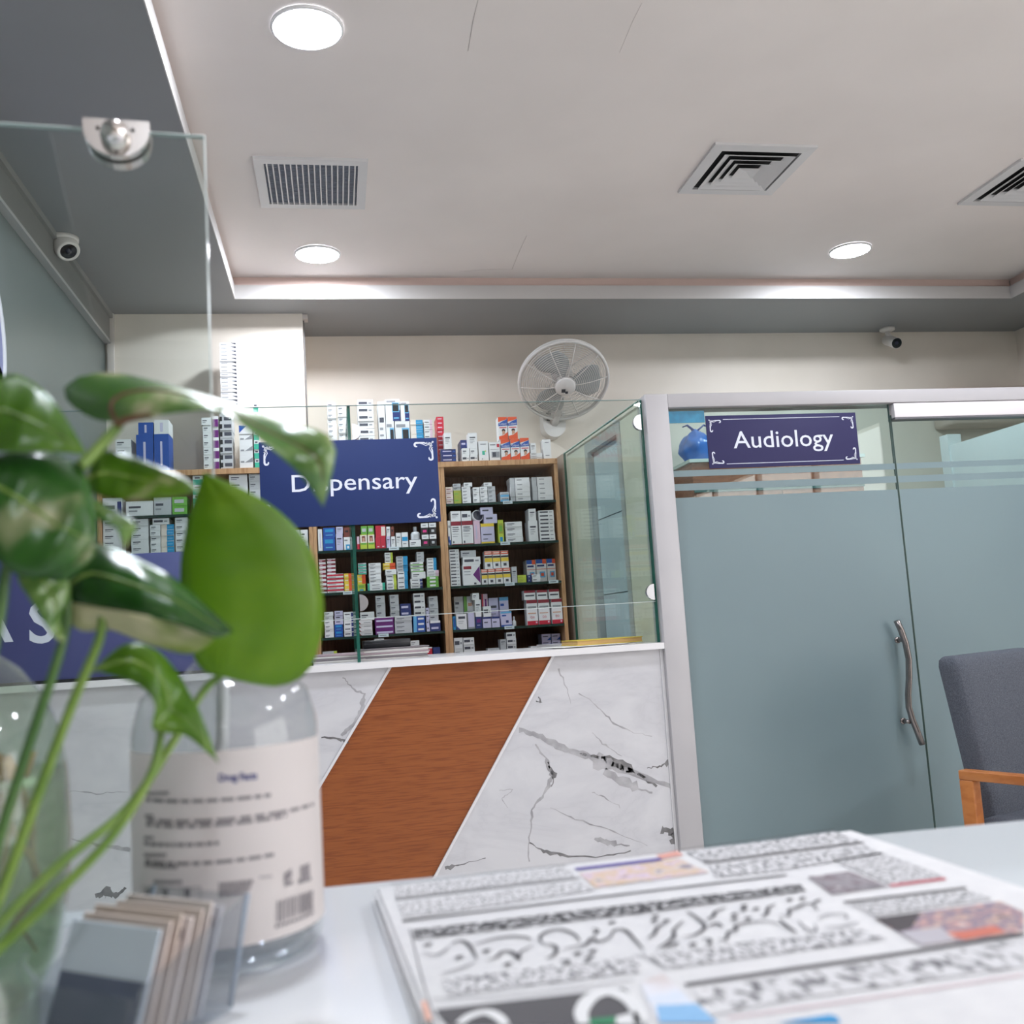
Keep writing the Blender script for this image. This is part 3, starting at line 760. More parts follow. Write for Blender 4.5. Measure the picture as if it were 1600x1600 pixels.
# bay, shelf (0 = on top of the cabinet, 1..5 down), then piles: (zoom, x0, x1, ytop, ybottom, count, style, depth row)
CARTONS = [
 ('right', 0, [
  ('A', 150, 232, 205, 690, 11, 'red', 1), ('A', 195, 355, 545, 700, 3, 'bw', 0), ('A', 225, 305, 375, 545, 1, 'wv', 0), ('A', 400, 475, 450, 695, 3, 'bw', 1), ('A', 412, 492, 610, 697, 1, 'wb', 0), ('A', 494, 578, 608, 695, 1, 'wb', 0), ('A', 412, 492, 535, 610, 1, 'w', 0), ('A', 494, 578, 535, 608, 1, 'w', 0), ('A', 478, 572, 375, 530, 1, 'wv', 0),
  ('A', 585, 690, 460, 690, 1, 'wt', 0), ('A', 695, 812, 472, 688, 1, 'wr', 0), ('A', 818, 918, 445, 684, 1, 'or', 0), ('A', 920, 1018, 438, 682, 1, 'or', 0), ('A', 1020, 1116, 428, 680, 1, 'or', 0), ('A', 790, 888, 210, 442, 1, 'or', 0), ('A', 890, 990, 208, 438, 1, 'or', 0),
  ('A', 1122, 1252, 585, 672, 3, 'w', 0), ('A', 1125, 1185, 480, 585, 1, 'wv', 0), ('A', 1258, 1342, 442, 670, 1, 'wqr', 0)]),
 ('right', 1, [
  ('A', 220, 322, 940, 1110, 4, 'pw', 0), ('A', 326, 408, 975, 1106, 2, 'ol', 0), ('A', 310, 400, 905, 975, 2, 'g', 0), ('A', 412, 505, 935, 1104, 5, 'w', 0), ('A', 430, 520, 893, 935, 1, 'w', 0), ('A', 510, 598, 942, 1100, 3, 'w', 0), ('A', 600, 680, 936, 1096, 4, 'w', 0), ('A', 682, 764, 930, 1092, 4, 'g', 0), ('A', 640, 725, 892, 932, 1, 'w', 0),
  ('A', 812, 906, 990, 1090, 2, 'lbg', 0), ('A', 915, 1125, 840, 1082, 5, 'wl', 0), ('A', 1150, 1365, 930, 1078, 3, 'wl', 0), ('A', 1140, 1355, 832, 928, 2, 'wl', 0)]),
 ('right', 2, [
  ('A', 245, 298, 1290, 1545, 1, 'wbv', 0), ('A', 300, 408, 1298, 1535, 1, 'mar', 0), ('A', 411, 530, 1292, 1530, 1, 'mar', 0), ('A', 292, 400, 1190, 1296, 1, 'wv', 0), ('A', 402, 508, 1188, 1292, 1, 'wb', 0), ('A', 534, 604, 1290, 1525, 1, 'pk', 0), ('A', 608, 752, 1318, 1525, 1, 'ly', 0), ('A', 640, 780, 1222, 1312, 1, 'li', 0), ('A', 602, 735, 1150, 1222, 1, 'li', 0), ('A', 756, 848, 1282, 1518, 1, 'gy', 0),
  ('A', 866, 1045, 1300, 1514, 4, 'w', 0), ('A', 1108, 1205, 1290, 1505, 1, 'wv', 0), ('A', 1106, 1185, 1165, 1290, 1, 'wv', 0), ('A', 1216, 1378, 1180, 1500, 8, 'wb', 0)]),
 ('right', 3, [
  ('B', 132, 282, 280, 712, 11, 'wb', 0), ('B', 312, 516, 450, 700, 1, 'tri', 0), ('B', 312, 516, 365, 450, 1, 'wb', 0), ('B', 290, 465, 290, 365, 1, 'g', 0),
  ('B', 520, 598, 505, 690, 1, 'oy', 0), ('B', 600, 683, 498, 688, 1, 'oy', 0), ('B', 685, 770, 492, 680, 1, 'oy', 0), ('B', 772, 858, 486, 674, 1, 'oy', 0), ('B', 560, 650, 298, 494, 1, 'oy', 0), ('B', 652, 742, 296, 490, 1, 'oy', 0), ('B', 745, 835, 292, 485, 1, 'oy', 0),
  ('B', 870, 932, 475, 672, 1, 'gv', 0), ('B', 937, 1040, 570, 670, 2, 'yl', 0), ('B', 1046, 1098, 570, 662, 2, 'nv', 0), ('B', 1040, 1145, 400, 660, 1, 'bo', 1), ('B', 1150, 1268, 390, 658, 1, 'bo', 1), ('B', 1272, 1372, 385, 650, 1, 'bo', 1), ('B', 1102, 1198, 562, 658, 2, 'w', 0)]),
 ('right', 4, [
  ('B', 162, 236, 1040, 1205, 1, 'cy', 0), ('B', 238, 362, 1012, 1196, 1, 'wo', 0), ('B', 366, 454, 980, 1190, 1, 'pg', 0), ('B', 458, 534, 1045, 1186, 1, 'pu', 0), ('B', 452, 524, 850, 1045, 1, 'wv', 0), ('B', 420, 500, 775, 850, 1, 'w', 0),
  ('B', 215, 320, 815, 1012, 2, 'g', 1), ('B', 325, 432, 812, 1000, 2, 'gw', 1), ('B', 528, 600, 785, 1000, 1, 'rp', 1), ('B', 540, 638, 1045, 1178, 1, 'lbl', 0), ('B', 642, 736, 1042, 1172, 1, 'lbl', 0), ('B', 545, 638, 925, 1045, 1, 'wb', 0), ('B', 610, 720, 830, 1040, 1, 'liv', 1), ('B', 728, 835, 820, 1000, 1, 'wbb', 1), ('B', 745, 872, 985, 1165, 1, 'wbb', 0),
  ('B', 1040, 1166, 850, 1142, 1, 'd3', 0), ('B', 1172, 1304, 845, 1136, 1, 'd3', 0), ('B', 1322, 1460, 836, 1128, 1, 'd3', 0), ('B', 1008, 1140, 745, 850, 1, 'd3t', 0), ('B', 1145, 1276, 740, 845, 1, 'd3t', 0), ('B', 1280, 1410, 732, 840, 1, 'd3t', 0)]),
 ('right', 5, [
  ('B', 175, 318, 1285, 1500, 2, 'wb', 0), ('B', 322, 450, 1280, 1500, 3, 'wb', 0), ('B', 596, 735, 1400, 1490, 1, 'g', 0), ('B', 742, 812, 1300, 1490, 2, 'gv', 0), ('B', 815, 925, 1220, 1490, 4, 'wb', 0), ('B', 1215, 1322, 1240, 1470, 3, 'bwd', 1), ('B', 1326, 1428, 1235, 1470, 3, 'bwd', 1), ('B', 1088, 1160, 1378, 1472, 1, 'w', 0), ('B', 1162, 1272, 1372, 1470, 2, 'hp', 0), ('B', 1276, 1440, 1384, 1468, 2, 'w', 0)]),
 ('middle', 0, [
  ('D', 662, 732, 345, 820, 12, 'w', 0), ('D', 745, 812, 372, 820, 11, 'w', 0), ('D', 900, 1026, 320, 820, 9, 'wb', 0), ('D', 1052, 1108, 335, 490, 1, 'wv', 0), ('D', 1058, 1182, 490, 640, 1, 'bp', 0), ('D', 1186, 1304, 490, 640, 1, 'bp', 0), ('D', 1110, 1226, 318, 485, 1, 'bp', 0), ('D', 1228, 1298, 335, 485, 1, 'bp', 0), ('D', 1308, 1412, 480, 815, 9, 'lb', 0), ('D', 1416, 1484, 478, 815, 9, 'wp', 0)]),
 ('middle', 1, [('C', 110, 230, -150, 0, 3, 'w', 0), ('C', 300, 420, -110, 0, 2, 'g', 0), ('C', 560, 690, -150, 0, 3, 'w', 0), ('C', 850, 980, -130, 0, 3, 'wn', 0), ('C', 1090, 1230, -150, 0, 3, 'w', 0)]),
 ('middle', 2, [
  ('C', 90, 148, 165, 378, 1, 'wpv', 0), ('C', 152, 270, 245, 372, 1, 'bl', 0), ('C', 152, 270, 150, 245, 1, 'bl', 0), ('C', 276, 345, 210, 362, 1, 'liv', 0), ('C', 276, 345, 142, 208, 1, 'liv', 0), ('C', 350, 416, 240, 362, 1, 'sw', 0), ('C', 350, 416, 148, 238, 1, 'dk', 0), ('C', 478, 504, 235, 362, 1, 'pkr', 0), ('C', 508, 578, 215, 360, 1, 'fa', 0), ('C', 582, 650, 212, 358, 1, 'fa', 0), ('C', 516, 578, 135, 213, 1, 'gr', 0), ('C', 582, 642, 132, 210, 1, 'gr', 0),
  ('C', 656, 756, 240, 352, 1, 'rd', 0), ('C', 656, 756, 130, 238, 1, 'rdw', 0), ('C', 760, 800, 232, 348, 1, 'liv', 0), ('C', 760, 800, 140, 230, 1, 'wv', 0), ('C', 804, 850, 235, 346, 1, 'wv', 0), ('C', 804, 836, 140, 233, 1, 'dk', 0), ('C', 854, 906, 200, 344, 1, 'wv', 0), ('C', 908, 972, 195, 340, 1, 'wbm', 0), ('C', 984, 1096, 268, 336, 1, 'w', 0), ('C', 1102, 1172, 218, 332, 1, 'bkw', 0), ('C', 1176, 1246, 214, 328, 1, 'bkg', 0), ('C', 1092, 1166, 108, 216, 1, 'bkw', 0), ('C', 1170, 1242, 104, 212, 1, 'bkg', 0)]),
 ('middle', 3, [
  ('C', 100, 185, 455, 795, 8, 'rw', 0), ('C', 190, 352, 595, 792, 5, 'rw2', 0), ('C', 190, 275, 450, 595, 4, 'rw', 0), ('C', 356, 438, 590, 786, 4, 'yo', 0), ('C', 484, 562, 690, 780, 1, 'gy', 0), ('C', 482, 564, 600, 690, 2, 'yo', 0), ('C', 490, 572, 490, 600, 4, 'gt', 0), ('C', 574, 752, 682, 772, 2, 'tw', 0), ('C', 592, 712, 490, 682, 6, 'w', 0), ('C', 762, 862, 600, 764, 4, 'wlm', 0), ('C', 750, 860, 550, 600, 1, 'w', 0), ('C', 728, 850, 490, 550, 2, 'yo', 0), ('C', 746, 826, 390, 490, 3, 'wlm', 0),
  ('C', 868, 970, 570, 758, 4, 'wbe', 0), ('C', 850, 968, 425, 570, 5, 'gb', 0), ('C', 994, 1112, 640, 768, 3, 'wn', 0), ('C', 1002, 1140, 575, 640, 1, 'w', 0), ('C', 994, 1120, 480, 575, 3, 'wg', 0), ('C', 1052, 1125, 382, 480, 3, 'g', 0), ('C', 1152, 1268, 618, 748, 3, 'gn', 0), ('C', 1152, 1268, 560, 618, 2, 'wp', 0), ('C', 1152, 1246, 440, 560, 4, 'wbe', 0)]),
 ('middle', 4, [
  ('C', 165, 255, 960, 1215, 6, 'w', 0), ('C', 262, 346, 1080, 1212, 2, 'bl', 0), ('C', 262, 346, 950, 1080, 3, 'li', 0), ('C', 352, 448, 960, 1205, 5, 'wn', 0), ('C', 492, 630, 1040, 1196, 4, 'br', 0), ('C', 508, 648, 960, 1040, 1, 'w', 0), ('C', 636, 836, 1010, 1190, 3, 'pb', 0), ('C', 842, 1010, 1005, 1178, 4, 'g', 0), ('C', 660, 752, 805, 1005, 3, 'g', 0), ('C', 795, 885, 795, 1002, 4, 'g', 0), ('C', 895, 1000, 880, 1000, 2, 'nt', 0), ('C', 1020, 1136, 1000, 1166, 3, 'cb', 0), ('C', 1024, 1136, 780, 1000, 4, 'wb', 0), ('C', 1142, 1178, 920, 1160, 4, 'li', 0), ('C', 1182, 1284, 1045, 1158, 1, 'nw', 0), ('C', 1156, 1262, 810, 1045, 4, 'g', 0)]),
 ('middle', 5, [('C', 128, 290, 1340, 1440, 1, 'gl', 0), ('C', 648, 745, 1215, 1440, 3, 'w', 0), ('C', 752, 850, 1225, 1440, 3, 'w', 0), ('C', 890, 970, 1290, 1440, 2, 'wb', 0), ('C', 1016, 1098, 1285, 1430, 4, 'li', 0), ('C', 990, 1080, 1235, 1285, 1, 'w', 0), ('C', 1136, 1206, 1300, 1424, 1, 'rwv', 0), ('C', 1212, 1282, 1300, 1420, 1, 'nb', 0)]),
 ('left', 0, [
  ('E', 300, 425, 430, 600, 4, 'w', 0), ('E', 462, 598, 395, 596, 1, 'blt', 0), ('E', 602, 720, 390, 594, 1, 'blt', 0), ('E', 478, 598, 300, 395, 1, 'blt', 0), ('E', 602, 720, 280, 390, 1, 'wpv', 0), ('E', 985, 1058, 320, 575, 6, 'w', 0), ('E', 972, 1052, 262, 320, 1, 'w', 0), ('E', 1062, 1110, 250, 578, 5, 'pwh', 0), ('E', 1116, 1214, 180, 580, 8, 'bkl', 0), ('E', 1118, 1252, -325, 178, 17, 'wst', 0), ('E', 1220, 1374, 390, 572, 3, 'wav', 0), ('E', 1220, 1374, 320, 390, 1, 'bwv', 0), ('E', 1380, 1424, 150, 572, 7, 'tl', 0)]),
 ('left', 1, [
  ('E', 182, 350, 890, 958, 1, 'wn', 0), ('E', 382, 596, 915, 957, 1, 'w', 0), ('E', 600, 738, 885, 955, 1, 'g', 0), ('E', 742, 860, 880, 952, 2, 'gr', 0), ('E', 905, 988, 700, 948, 4, 'tl', 0), ('E', 1190, 1335, 670, 940, 5, 'w', 0), ('E', 1345, 1436, 670, 936, 5, 'g', 0)]),
 ('left', 2, [
  ('E', 178, 350, 1050, 1330, 6, 'w', 0), ('E', 422, 560, 1040, 1320, 6, 'w', 0), ('E', 572, 655, 1100, 1315, 6, 'w', 0), ('E', 657, 762, 1095, 1315, 6, 'lb', 0), ('E', 768, 870, 1000, 1312, 6, 'w', 0), ('E', 590, 722, 1025, 1095, 1, 'wb', 0), ('D', 372, 445, 1340, 1490, 2, 'w', 0), ('D', 448, 508, 1338, 1488, 2, 'w', 0)]),
]
ORD = ['first', 'second', 'third', 'fourth', 'fifth', 'sixth', 'seventh', 'eighth', 'ninth', 'tenth', 'eleventh', 'twelfth', 'thirteenth', 'fourteenth', 'fifteenth', 'sixteenth', 'seventeenth', 'eighteenth', 'nineteenth', 'twentieth', '21st', '22nd', '23rd', '24th', '25th', '26th', '27th']
SHN = ['cabinet top', 'first shelf', 'second shelf', 'third shelf', 'fourth shelf', 'bottom shelf']
ALLC = []
for bay, row, piles in CARTONS:
    bx0, bx1, bdep = BAYS[bay]
    sz = (TOPZ if row == 0 else SHELF[row - 1]) + .0006
    lo, hi = bx0 + .0245, bx1 - .0245
    if row == 0: lo, hi = bx0 + .003, bx1 + (.02 if bay != 'right' else -.003)
    placed = []
    order = {}
    for i, p in enumerate(sorted(range(len(piles)), key=lambda k: (piles[k][1] if piles[k][0] != 'D' or bay != 'left' else piles[k][1] + 1300))): order[p] = i
    for pi, (zc, x0, x1, y0, y1, n, st, dr) in enumerate(piles):
        ox, oy, sc = ZM[zc]
        u0, u1, v0, v1 = ox + x0 / sc, ox + x1 / sc, oy + y0 / sc, oy + y1 / sc
        yf = YK + .012 + dr * .085
        vm = (v0 + v1) / 2
        X0, X1 = atY(u0, vm, yf).x, atY(u1, vm, yf).x
        X0, X1 = max(X0, lo), min(X1, hi)
        if X1 - X0 < .012: continue
        zt, zb = atY((u0 + u1) / 2, v0, yf).z, atY((u0 + u1) / 2, v1, yf).z
        base = sz; supp = None
        for (a0, a1, top, d2, yy) in placed:
            ov = min(a1, X1) - max(a0, X0)
            if d2 != dr or ov <= 0: continue
            if top <= zb + .05 and ov > .25 * min(a1 - a0, X1 - X0):
                base = max(base, top)
            elif top > sz + .002 and zb < top:
                if (X0 + X1) > (a0 + a1): X0 = max(X0, a1)
                else: X1 = min(X1, a0)
        if X1 - X0 < .012: continue
        H = zt - base if (zb - base) > .03 or base == sz else zt - zb
        if base != sz: H = max(zt - base, (zt - zb) * .6)
        if row > 0:
            ceilz = (TOPZ - .029) if row == 1 else SHELF[row - 2] - .014
            H = min(H, ceilz - base - .002)
        if H < .008: continue
        h = H / n
        dd = min(.075 if dr == 0 and any(p[7] == 1 for p in piles) else (.11 if row else .14), bdep - .015 - (yf - YK) - .004)
        w = X1 - X0 - .0024
        rnd = random.Random(pi * 31 + row * 7 + len(bay))
        dist = yf / F_PX
        area = (w / dist) * (h / dist) * (0.35 if dr else 1.0)
        if bay == 'middle' and row == 1: area = 0
        for k in range(n):
            jx = rnd.uniform(-.0008, .0008) if n > 2 else 0
            loc = Vector(((X0 + X1) / 2 + jx, yf + (rnd.uniform(0, .006) if n > 1 else 0), base + k * h))
            rz = rnd.uniform(-.018, .018) if n > 1 else rnd.uniform(-.008, .008)
            d = ST[st][0]
            if n > 1: lb = '%s, %s up in %s pile, %s %s' % (d, ORD[k], ORD[order[pi]], bay, SHN[row])
            else: lb = '%s, %s pile, %s %s' % (d, ORD[order[pi]], bay, SHN[row])
            ALLC.append((area, w, dd, h - .0004, st, loc, rz, lb, 'medicine cartons, %s bay, %s' % (bay, SHN[row]), (bay, row, pi)))
        placed.append((X0, X1, base + H, dr, yf))
ALLC.sort(key=lambda c: -c[0])
MESHES = {}
rest = MB()
for i, (area, w, dd, h, st, loc, rz, lb, grp, key) in enumerate(ALLC):
    if key not in MESHES: MESHES[key] = carton_mesh(w, dd, h, st)
    me = MESHES[key]
    if i < 300:
        o = bpy.data.objects.new('medicine_carton', me); COL.objects.link(o)
        o.location = loc; o.rotation_euler.z = rz
        tag(o, lb, 'medicine box', grp)
    else:
        mt = Matrix.Translation(loc) @ Matrix.Rotation(rz, 4, 'Z')
        vs = [mt @ v.co for v in me.vertices]
        for mi, m_ in enumerate(me.materials):
            fs = [tuple(p.vertices) for p in me.polygons if p.material_index == mi]
            used = sorted({k for f in fs for k in f}); mp_ = {k: j for j, k in enumerate(used)}
            rest.add([vs[k] for k in used], [tuple(mp_[k] for k in f) for f in fs], m_)
if rest.v:
    tag(rest.build('small_medicine_cartons'), 'smallest thin medicine cartons piled among the others on the shelves', 'medicine boxes', kind='stuff')
print('CARTONS', len(ALLC), ALLC[min(299, len(ALLC) - 1)][0])

# little bottles and a roll among the cartons
def at_zoom(zc, x, y, yf):
    ox, oy, sc = ZM[zc]; return atY(ox + x / sc, oy + y / sc, yf)
p = at_zoom('C', 1042, 268, YK + .05)
t = empty('lotion_bottle', 'clear lotion bottle with round cap on a white carton', 'bottle', (p.x, YK + .05, SHELF[1] + .0405))
q = MB(); q.lathe([(.0001, 0), (.024, 0), (.026, .004), (.026, .034), (.02, .042), (.009, .046), (.009, .05)], mat('bottle_frost', (214, 216, 220), .25), 20); q.build('body', t)
q = MB(); q.lathe([(.011, .048), (.011, .068), (.009, .072), (.0001, .072)], mat('cap_grey', (190, 192, 198), .3), 16); q.build('cap', t)
q = MB(); q.box(-.012, .012, -.0268, -.0262, .008, .028, pm('grey')); q.build('bottle_label', t)
p = at_zoom('B', 900, 1158, YK + .03)
t = empty('dropper_bottle', 'small white dropper bottle beside the blue cartons', 'bottle', (p.x, YK + .03, SHELF[3]))
q = MB(); q.lathe([(.0001, 0), (.0105, 0), (.011, .002), (.011, .026), (.006, .033), (.005, .036)], pm('white'), 16); q.build('body', t)
q = MB(); q.lathe([(.006, .035), (.0055, .048), (.003, .054), (.0001, .054)], pm('grey'), 14); q.build('cap', t)
p = at_zoom('A', 575, 1290, YK + .03)
t = empty('tape_roll', 'dark round tape roll with white rim lying on cartons', 'tape roll', (p.x, YK + .045, p.z + .026))
mt = Matrix.Rotation(math.radians(72), 4, 'X') @ Matrix.Rotation(.35, 4, 'Y')
q = MB(); q.lathe([(.0001, .012), (.024, .012), (.0285, .010)], pm('ink'), 28, mtx=mt); q.build('core', t)
q = MB(); q.lathe([(.0285, .010), (.033, .012), (.034, -.012), (.0001, -.012)], pm('white'), 28, mtx=mt); q.build('rim', t)
# price tickets on the shelf edges
tk = mat('shelf_ticket', (210, 224, 230), .4)
tn = 0
for (zc, x, y, row, where) in (('A', 890, 1095, 1, 'first shelf of right bay'), ('A', 865, 1530, 2, 'second shelf of right bay'), ('B', 850, 690, 3, 'middle of third shelf, right bay'), ('B', 1348, 665, 3, 'right end of third shelf, right bay'), ('B', 845, 1170, 4, 'fourth shelf of right bay'), ('C', 835, 355, 2, 'second shelf of middle bay'), ('C', 395, 800, 3, 'third shelf of middle bay'), ('C', 735, 1195, 4, 'fourth shelf of middle bay')):
    p = at_zoom(zc, x, y, YK)
    q = MB(); q.box(-.027, .027, .0, .0015, -.0135, .0045, tk); q.box(-.02, .015, -.0003, 0, -.006, -.003, pm('ink'))
    o = q.build('shelf_ticket', loc=(p.x, YK + .0033, SHELF[row - 1])); tag(o, 'small pale price ticket on the %s' % where, 'price ticket', 'shelf price tickets')
# ------------------------------------------------------------------ signs
navy_m = noise_mat('sign_navy', (38, 54, 104), (41, 57, 108), 2, 2, .6, spec=.25)
navy2_m = noise_mat('sign_indigo', (54, 52, 92), (58, 56, 97), 2, 2, .6, spec=.25)
let_m = mat('sign_lettering', (222, 226, 240), .4)
def ribbon(mb, pts, w, y, m):
    """flat stroke in the xz plane with rounded taper; pts (x,z)"""
    n = len(pts); up = []; dn = []
    for i in range(n):
        a = pts[max(0, i - 1)]; c = pts[min(n - 1, i + 1)]
        d = Vector((c[0] - a[0], c[1] - a[1]))
        if d.length < 1e-9: d = Vector((1, 0))
        d.normalize(); nn = Vector((-d.y, d.x))
        ww = (w if not hasattr(w, '__len__') else w[i]) / 2
        up.append((pts[i][0] + nn.x * ww, y, pts[i][1] + nn.y * ww)); dn.append((pts[i][0] - nn.x * ww, y, pts[i][1] - nn.y * ww))
    mb.add(up + dn, [(i, n + i, n + i + 1, i + 1) for i in range(n - 1)], m)
def spiral(cx, cz, r0, r1, a0, a1, n=14):
    return [(cx + (r0 + (r1 - r0) * k / n) * math.cos(a0 + (a1 - a0) * k / n), cz + (r0 + (r1 - r0) * k / n) * math.sin(a0 + (a1 - a0) * k / n)) for k in range(n + 1)]
def ornament(name, parent, cx, cz, sx, sz, s, y, m):
    """scrolled corner flourish; (cx,cz) is the corner point, sx/sz point inwards"""
    q = MB(); pi = math.pi
    def T(L): return [(cx + sx * a * s, cz + sz * b * s) for a, b in L]
    def curl(flip):
        arm = [(.12, .12), (.3, .16), (.5, .10), (.75, .10)] + [(.86 + .09 * math.sin(t), .19 - .09 * math.cos(t)) for t in [k * pi / 7 for k in range(0, 9)]]
        if flip: arm = [(b_, a) for a, b_ in arm]
        k = len(arm); ribbon(q, T(arm), [s * (.05 + .05 * math.sin(pi * i / (k - 1))) for i in range(k)], y, m)
        arm2 = [(.28, .2), (.4, .24), (.55, .16), (.68, .13)]
        if flip: arm2 = [(b_, a) for a, b_ in arm2]
        ribbon(q, T(arm2), s * .035, y, m)
    curl(False); curl(True)
    ribbon(q, T(spiral(.26, .13, .10, .03, -pi * .2, pi * 1.5)), s * .045, y, m)
    ribbon(q, T(spiral(.13, .26, .10, .03, pi * .7, -pi * 1.0)), s * .045, y, m)
    ribbon(q, T(spiral(.06, .06, .035, .01, 0, 2 * pi)), s * .06, y, m)
    return q.build(name, parent)

# Dispensary sign, hung on the front of the glass
SX, SZ = 0.078, 1.8245; sw, sh = .717, .35
t = empty('dispensary_sign', 'navy sign reading Dispensary with scrolled corners on the glass', 'sign', (SX, YC - .0085, SZ - sh / 2))
q = MB(); q.box(-sw / 2, sw / 2, -.004, .003, 0, sh, navy_m, bev=.0015); q.build('board', t)
q = MB(); put_text(q, 'Dispensary', .018, -.0046, sh * .41, .100, let_m, bold=.004, wid=.505); q.build('lettering', t)
for sx_, sz_ in ((1, 1), (-1, 1), (1, -1), (-1, -1)):
    ornament('corner_scroll', t, -sx_ * (sw / 2 - .012), (sh / 2) - sz_ * (sh / 2 - .012), sx_, sz_, .085, -.0046, let_m)

# Audiology sign
AX, AZ0, aw, ah = 1.979, 1.832, .714, .234
t = empty('audiology_sign', 'indigo sign reading Audiology with thin border on the glass', 'sign', (AX, YC - .0015, AZ0))
q = MB(); q.box(-aw / 2, aw / 2, -.004, .001, 0, ah, navy2_m, bev=.001); q.build('board', t)
q = MB(); put_text(q, 'Audiology', .0, -.0046, ah * .37, .108, let_m, bold=.004, wid=.475); q.build('lettering', t)
for sx_, sz_ in ((1, 1), (-1, 1), (1, -1), (-1, -1)):
    ornament('corner_scroll', t, -sx_ * (aw / 2 - .012), (ah / 2) - sz_ * (ah / 2 - .016), sx_, sz_, .058, -.0046, let_m)
for zz in (.018, ah - .018):
    q = MB(); q.box(-aw / 2 + .08, aw / 2 - .08, -.0046, -.0043, zz - .0012, zz + .0012, let_m); q.build('border_line', t)

# big blue panel standing on the left of the counter
bp0, bp1 = AX0 + .02, -.098
t = empty('blue_counter_panel', 'large blue panel with big white letters standing on the counter at left', 'sign', ((bp0 + bp1) / 2, YC - .02, CT1))
hw = (bp1 - bp0) / 2
blue_panel = noise_mat('panel_blue', (80, 84, 134), (86, 90, 142), 1.5, 2, .3)
q = MB(); q.box(-hw, hw, .0, .016, 0.004, .475, blue_panel, bev=.002); q.build('board', t)
q = MB(); q.box(-hw, hw, -.006, .018, 0, .012, mat('panel_foot', (40, 40, 46), .4)); q.build('foot', t)
aa, ss = atY(-14, 1003, YC - .02), atY(66, 1003, YC - .02)
q = MB(); put_text(q, 'A', aa.x - (bp0 + bp1) / 2, -.0006, aa.z - CT1, .215, let_m, bold=.02); put_text(q, 'S', ss.x - (bp0 + bp1) / 2, -.0006, ss.z - CT1 , .215, let_m, bold=.02); q.build('lettering', t)

# ------------------------------------------------------------------ papers and books on the counter
paper_m = mat('paper_white', (226, 224, 220), .7); paper_g = mat('paper_grey', (168, 164, 160), .7)
yb = atY(965, 1000, YC + .25)
t = empty('yellow_book', 'yellow covered book on loose sheets at the counter end', 'book', (1.145, YC + .22, CT1 + .006), .12)
q = MB(); q.box(-.15, .15, -.09, .11, .003, .02, mat('book_pages', (206, 168, 110), .8)); q.build('pages', t)
ym = mat('book_yellow', (214, 190, 60), .45)
q = MB(); q.box(-.153, .153, -.093, .113, .02, .0225, ym); q.build('cover', t)
q = MB(); q.box(-.153, .153, -.093, .113, .0, .003, ym); q.build('cover', t)
for k, (dx, dy, rz) in enumerate(((-.02, -.03, .05), (.0, .0, -.08), (-.06, -.06, .2))):
    q = MB(); q.box(-.17, .15, -.1, .12, 0, .0016, paper_m if k != 1 else paper_g)
    o = q.build('paper_sheet', loc=(1.12 + dx, YC + .2 + dy, CT1 + .0005 + k * .0018), rz=rz)
    tag(o, '%s loose sheet under the yellow book on the counter' % ('lowest', 'middle grey', 'topmost')[k], 'paper', 'sheets under the yellow book')
def magpile(x, n, wid, lab, seed, y=YC + .3):
    rnd = random.Random(seed); z = CT1 + .0003
    for k in range(n):
        h = rnd.uniform(.006, .011)
        q = MB(); q.box(-wid / 2, wid / 2, -.1, .1, 0, h, mat('register_%d' % (k % 4), [(196, 190, 188), (120, 112, 116), (210, 206, 202), (160, 140, 146)][k % 4], .6), bev=.0015)
        o = q.build('register_book', loc=(x + rnd.uniform(-.008, .008), y, z), rz=rnd.uniform(-.06, .06))
        tag(o, '%s thin register book up in the pile %s' % (ORD[k], lab), 'book', 'register books on the counter'); z += h + .0004
    return z
xm = atY(612, 1030, YC + .3).x
z = magpile(xm, 6, .30, 'right of the glass fin', 3)
t = empty('black_case', 'black flat case lying on the register books behind the glass', 'case', (xm - .02, YC + .3, z + .0003), .04)
q = MB(); q.box(-.1, .1, -.05, .05, 0, .034, mat('case_black', (28, 28, 34), .35), bev=.004); q.build('body', t)
q = MB(); q.box(-.1005, .1005, -.0505, .0505, .019, .0205, mat('case_seam', (70, 70, 78), .4)); q.build('seam', t)
xm = atY(520, 1035, YC + .3).x
magpile(xm, 4, .26, 'left of the glass fin', 5)

# ------------------------------------------------------------------ audiology front
frame_m = noise_mat('frame_white', (184, 181, 184), (190, 187, 190), 3, 2, .4)
HB, HT = 2.102, 2.163
t = struct(empty('trim_3', None, None, (0, YC, 0)))
def fpart(name, x0, x1, y0, y1, z0, z1, m, par=None, bev=0.0):
    q = MB(); q.box(x0, x1, y0, y1, z0, z1, m, bev=bev); return q.build(name, par)
fpart('post', PX0, PX1, -.03, .09, 0, HT, frame_m, t, .003)
fpart('header', PX1, XR - .002, -.03, .09, HB, HT, frame_m, t, .003)
gl_room = glass_mat('partition_glass', (226, 238, 236))
frost_m = translucent_mat('frosted_film', (150, 168, 174), (156, 174, 179), .42, 1.2, .4, .6, .42, trans=(196, 214, 218))
DX0 = 2.512
fz = [(0.012, 1.709), (1.740, 1.770), (1.801, 1.828)]        # frosted bands (z)
def glass_leaf(t, x0, x1, y, z0, z1):
    fpart('pane', x0, x1, y, y + .010, z0, z1, gl_room, t)
    for a, c in fz:
        fpart('frosted_band', x0 + .001, x1 - .001, y - .0007, y - .0002, max(a, z0 + .003), c, frost_m, t)
t = struct(empty('window_1', None, None, (0, YC, 0)))
glass_leaf(t, PX1 + .001, DX0 - .006, 0.0, .002, HB - .001)
fpart('edge', DX0 - .006, DX0 - .0045, 0, .01, .002, HB - .001, mat('door_glass_edge', (84, 112, 108), .2), t)
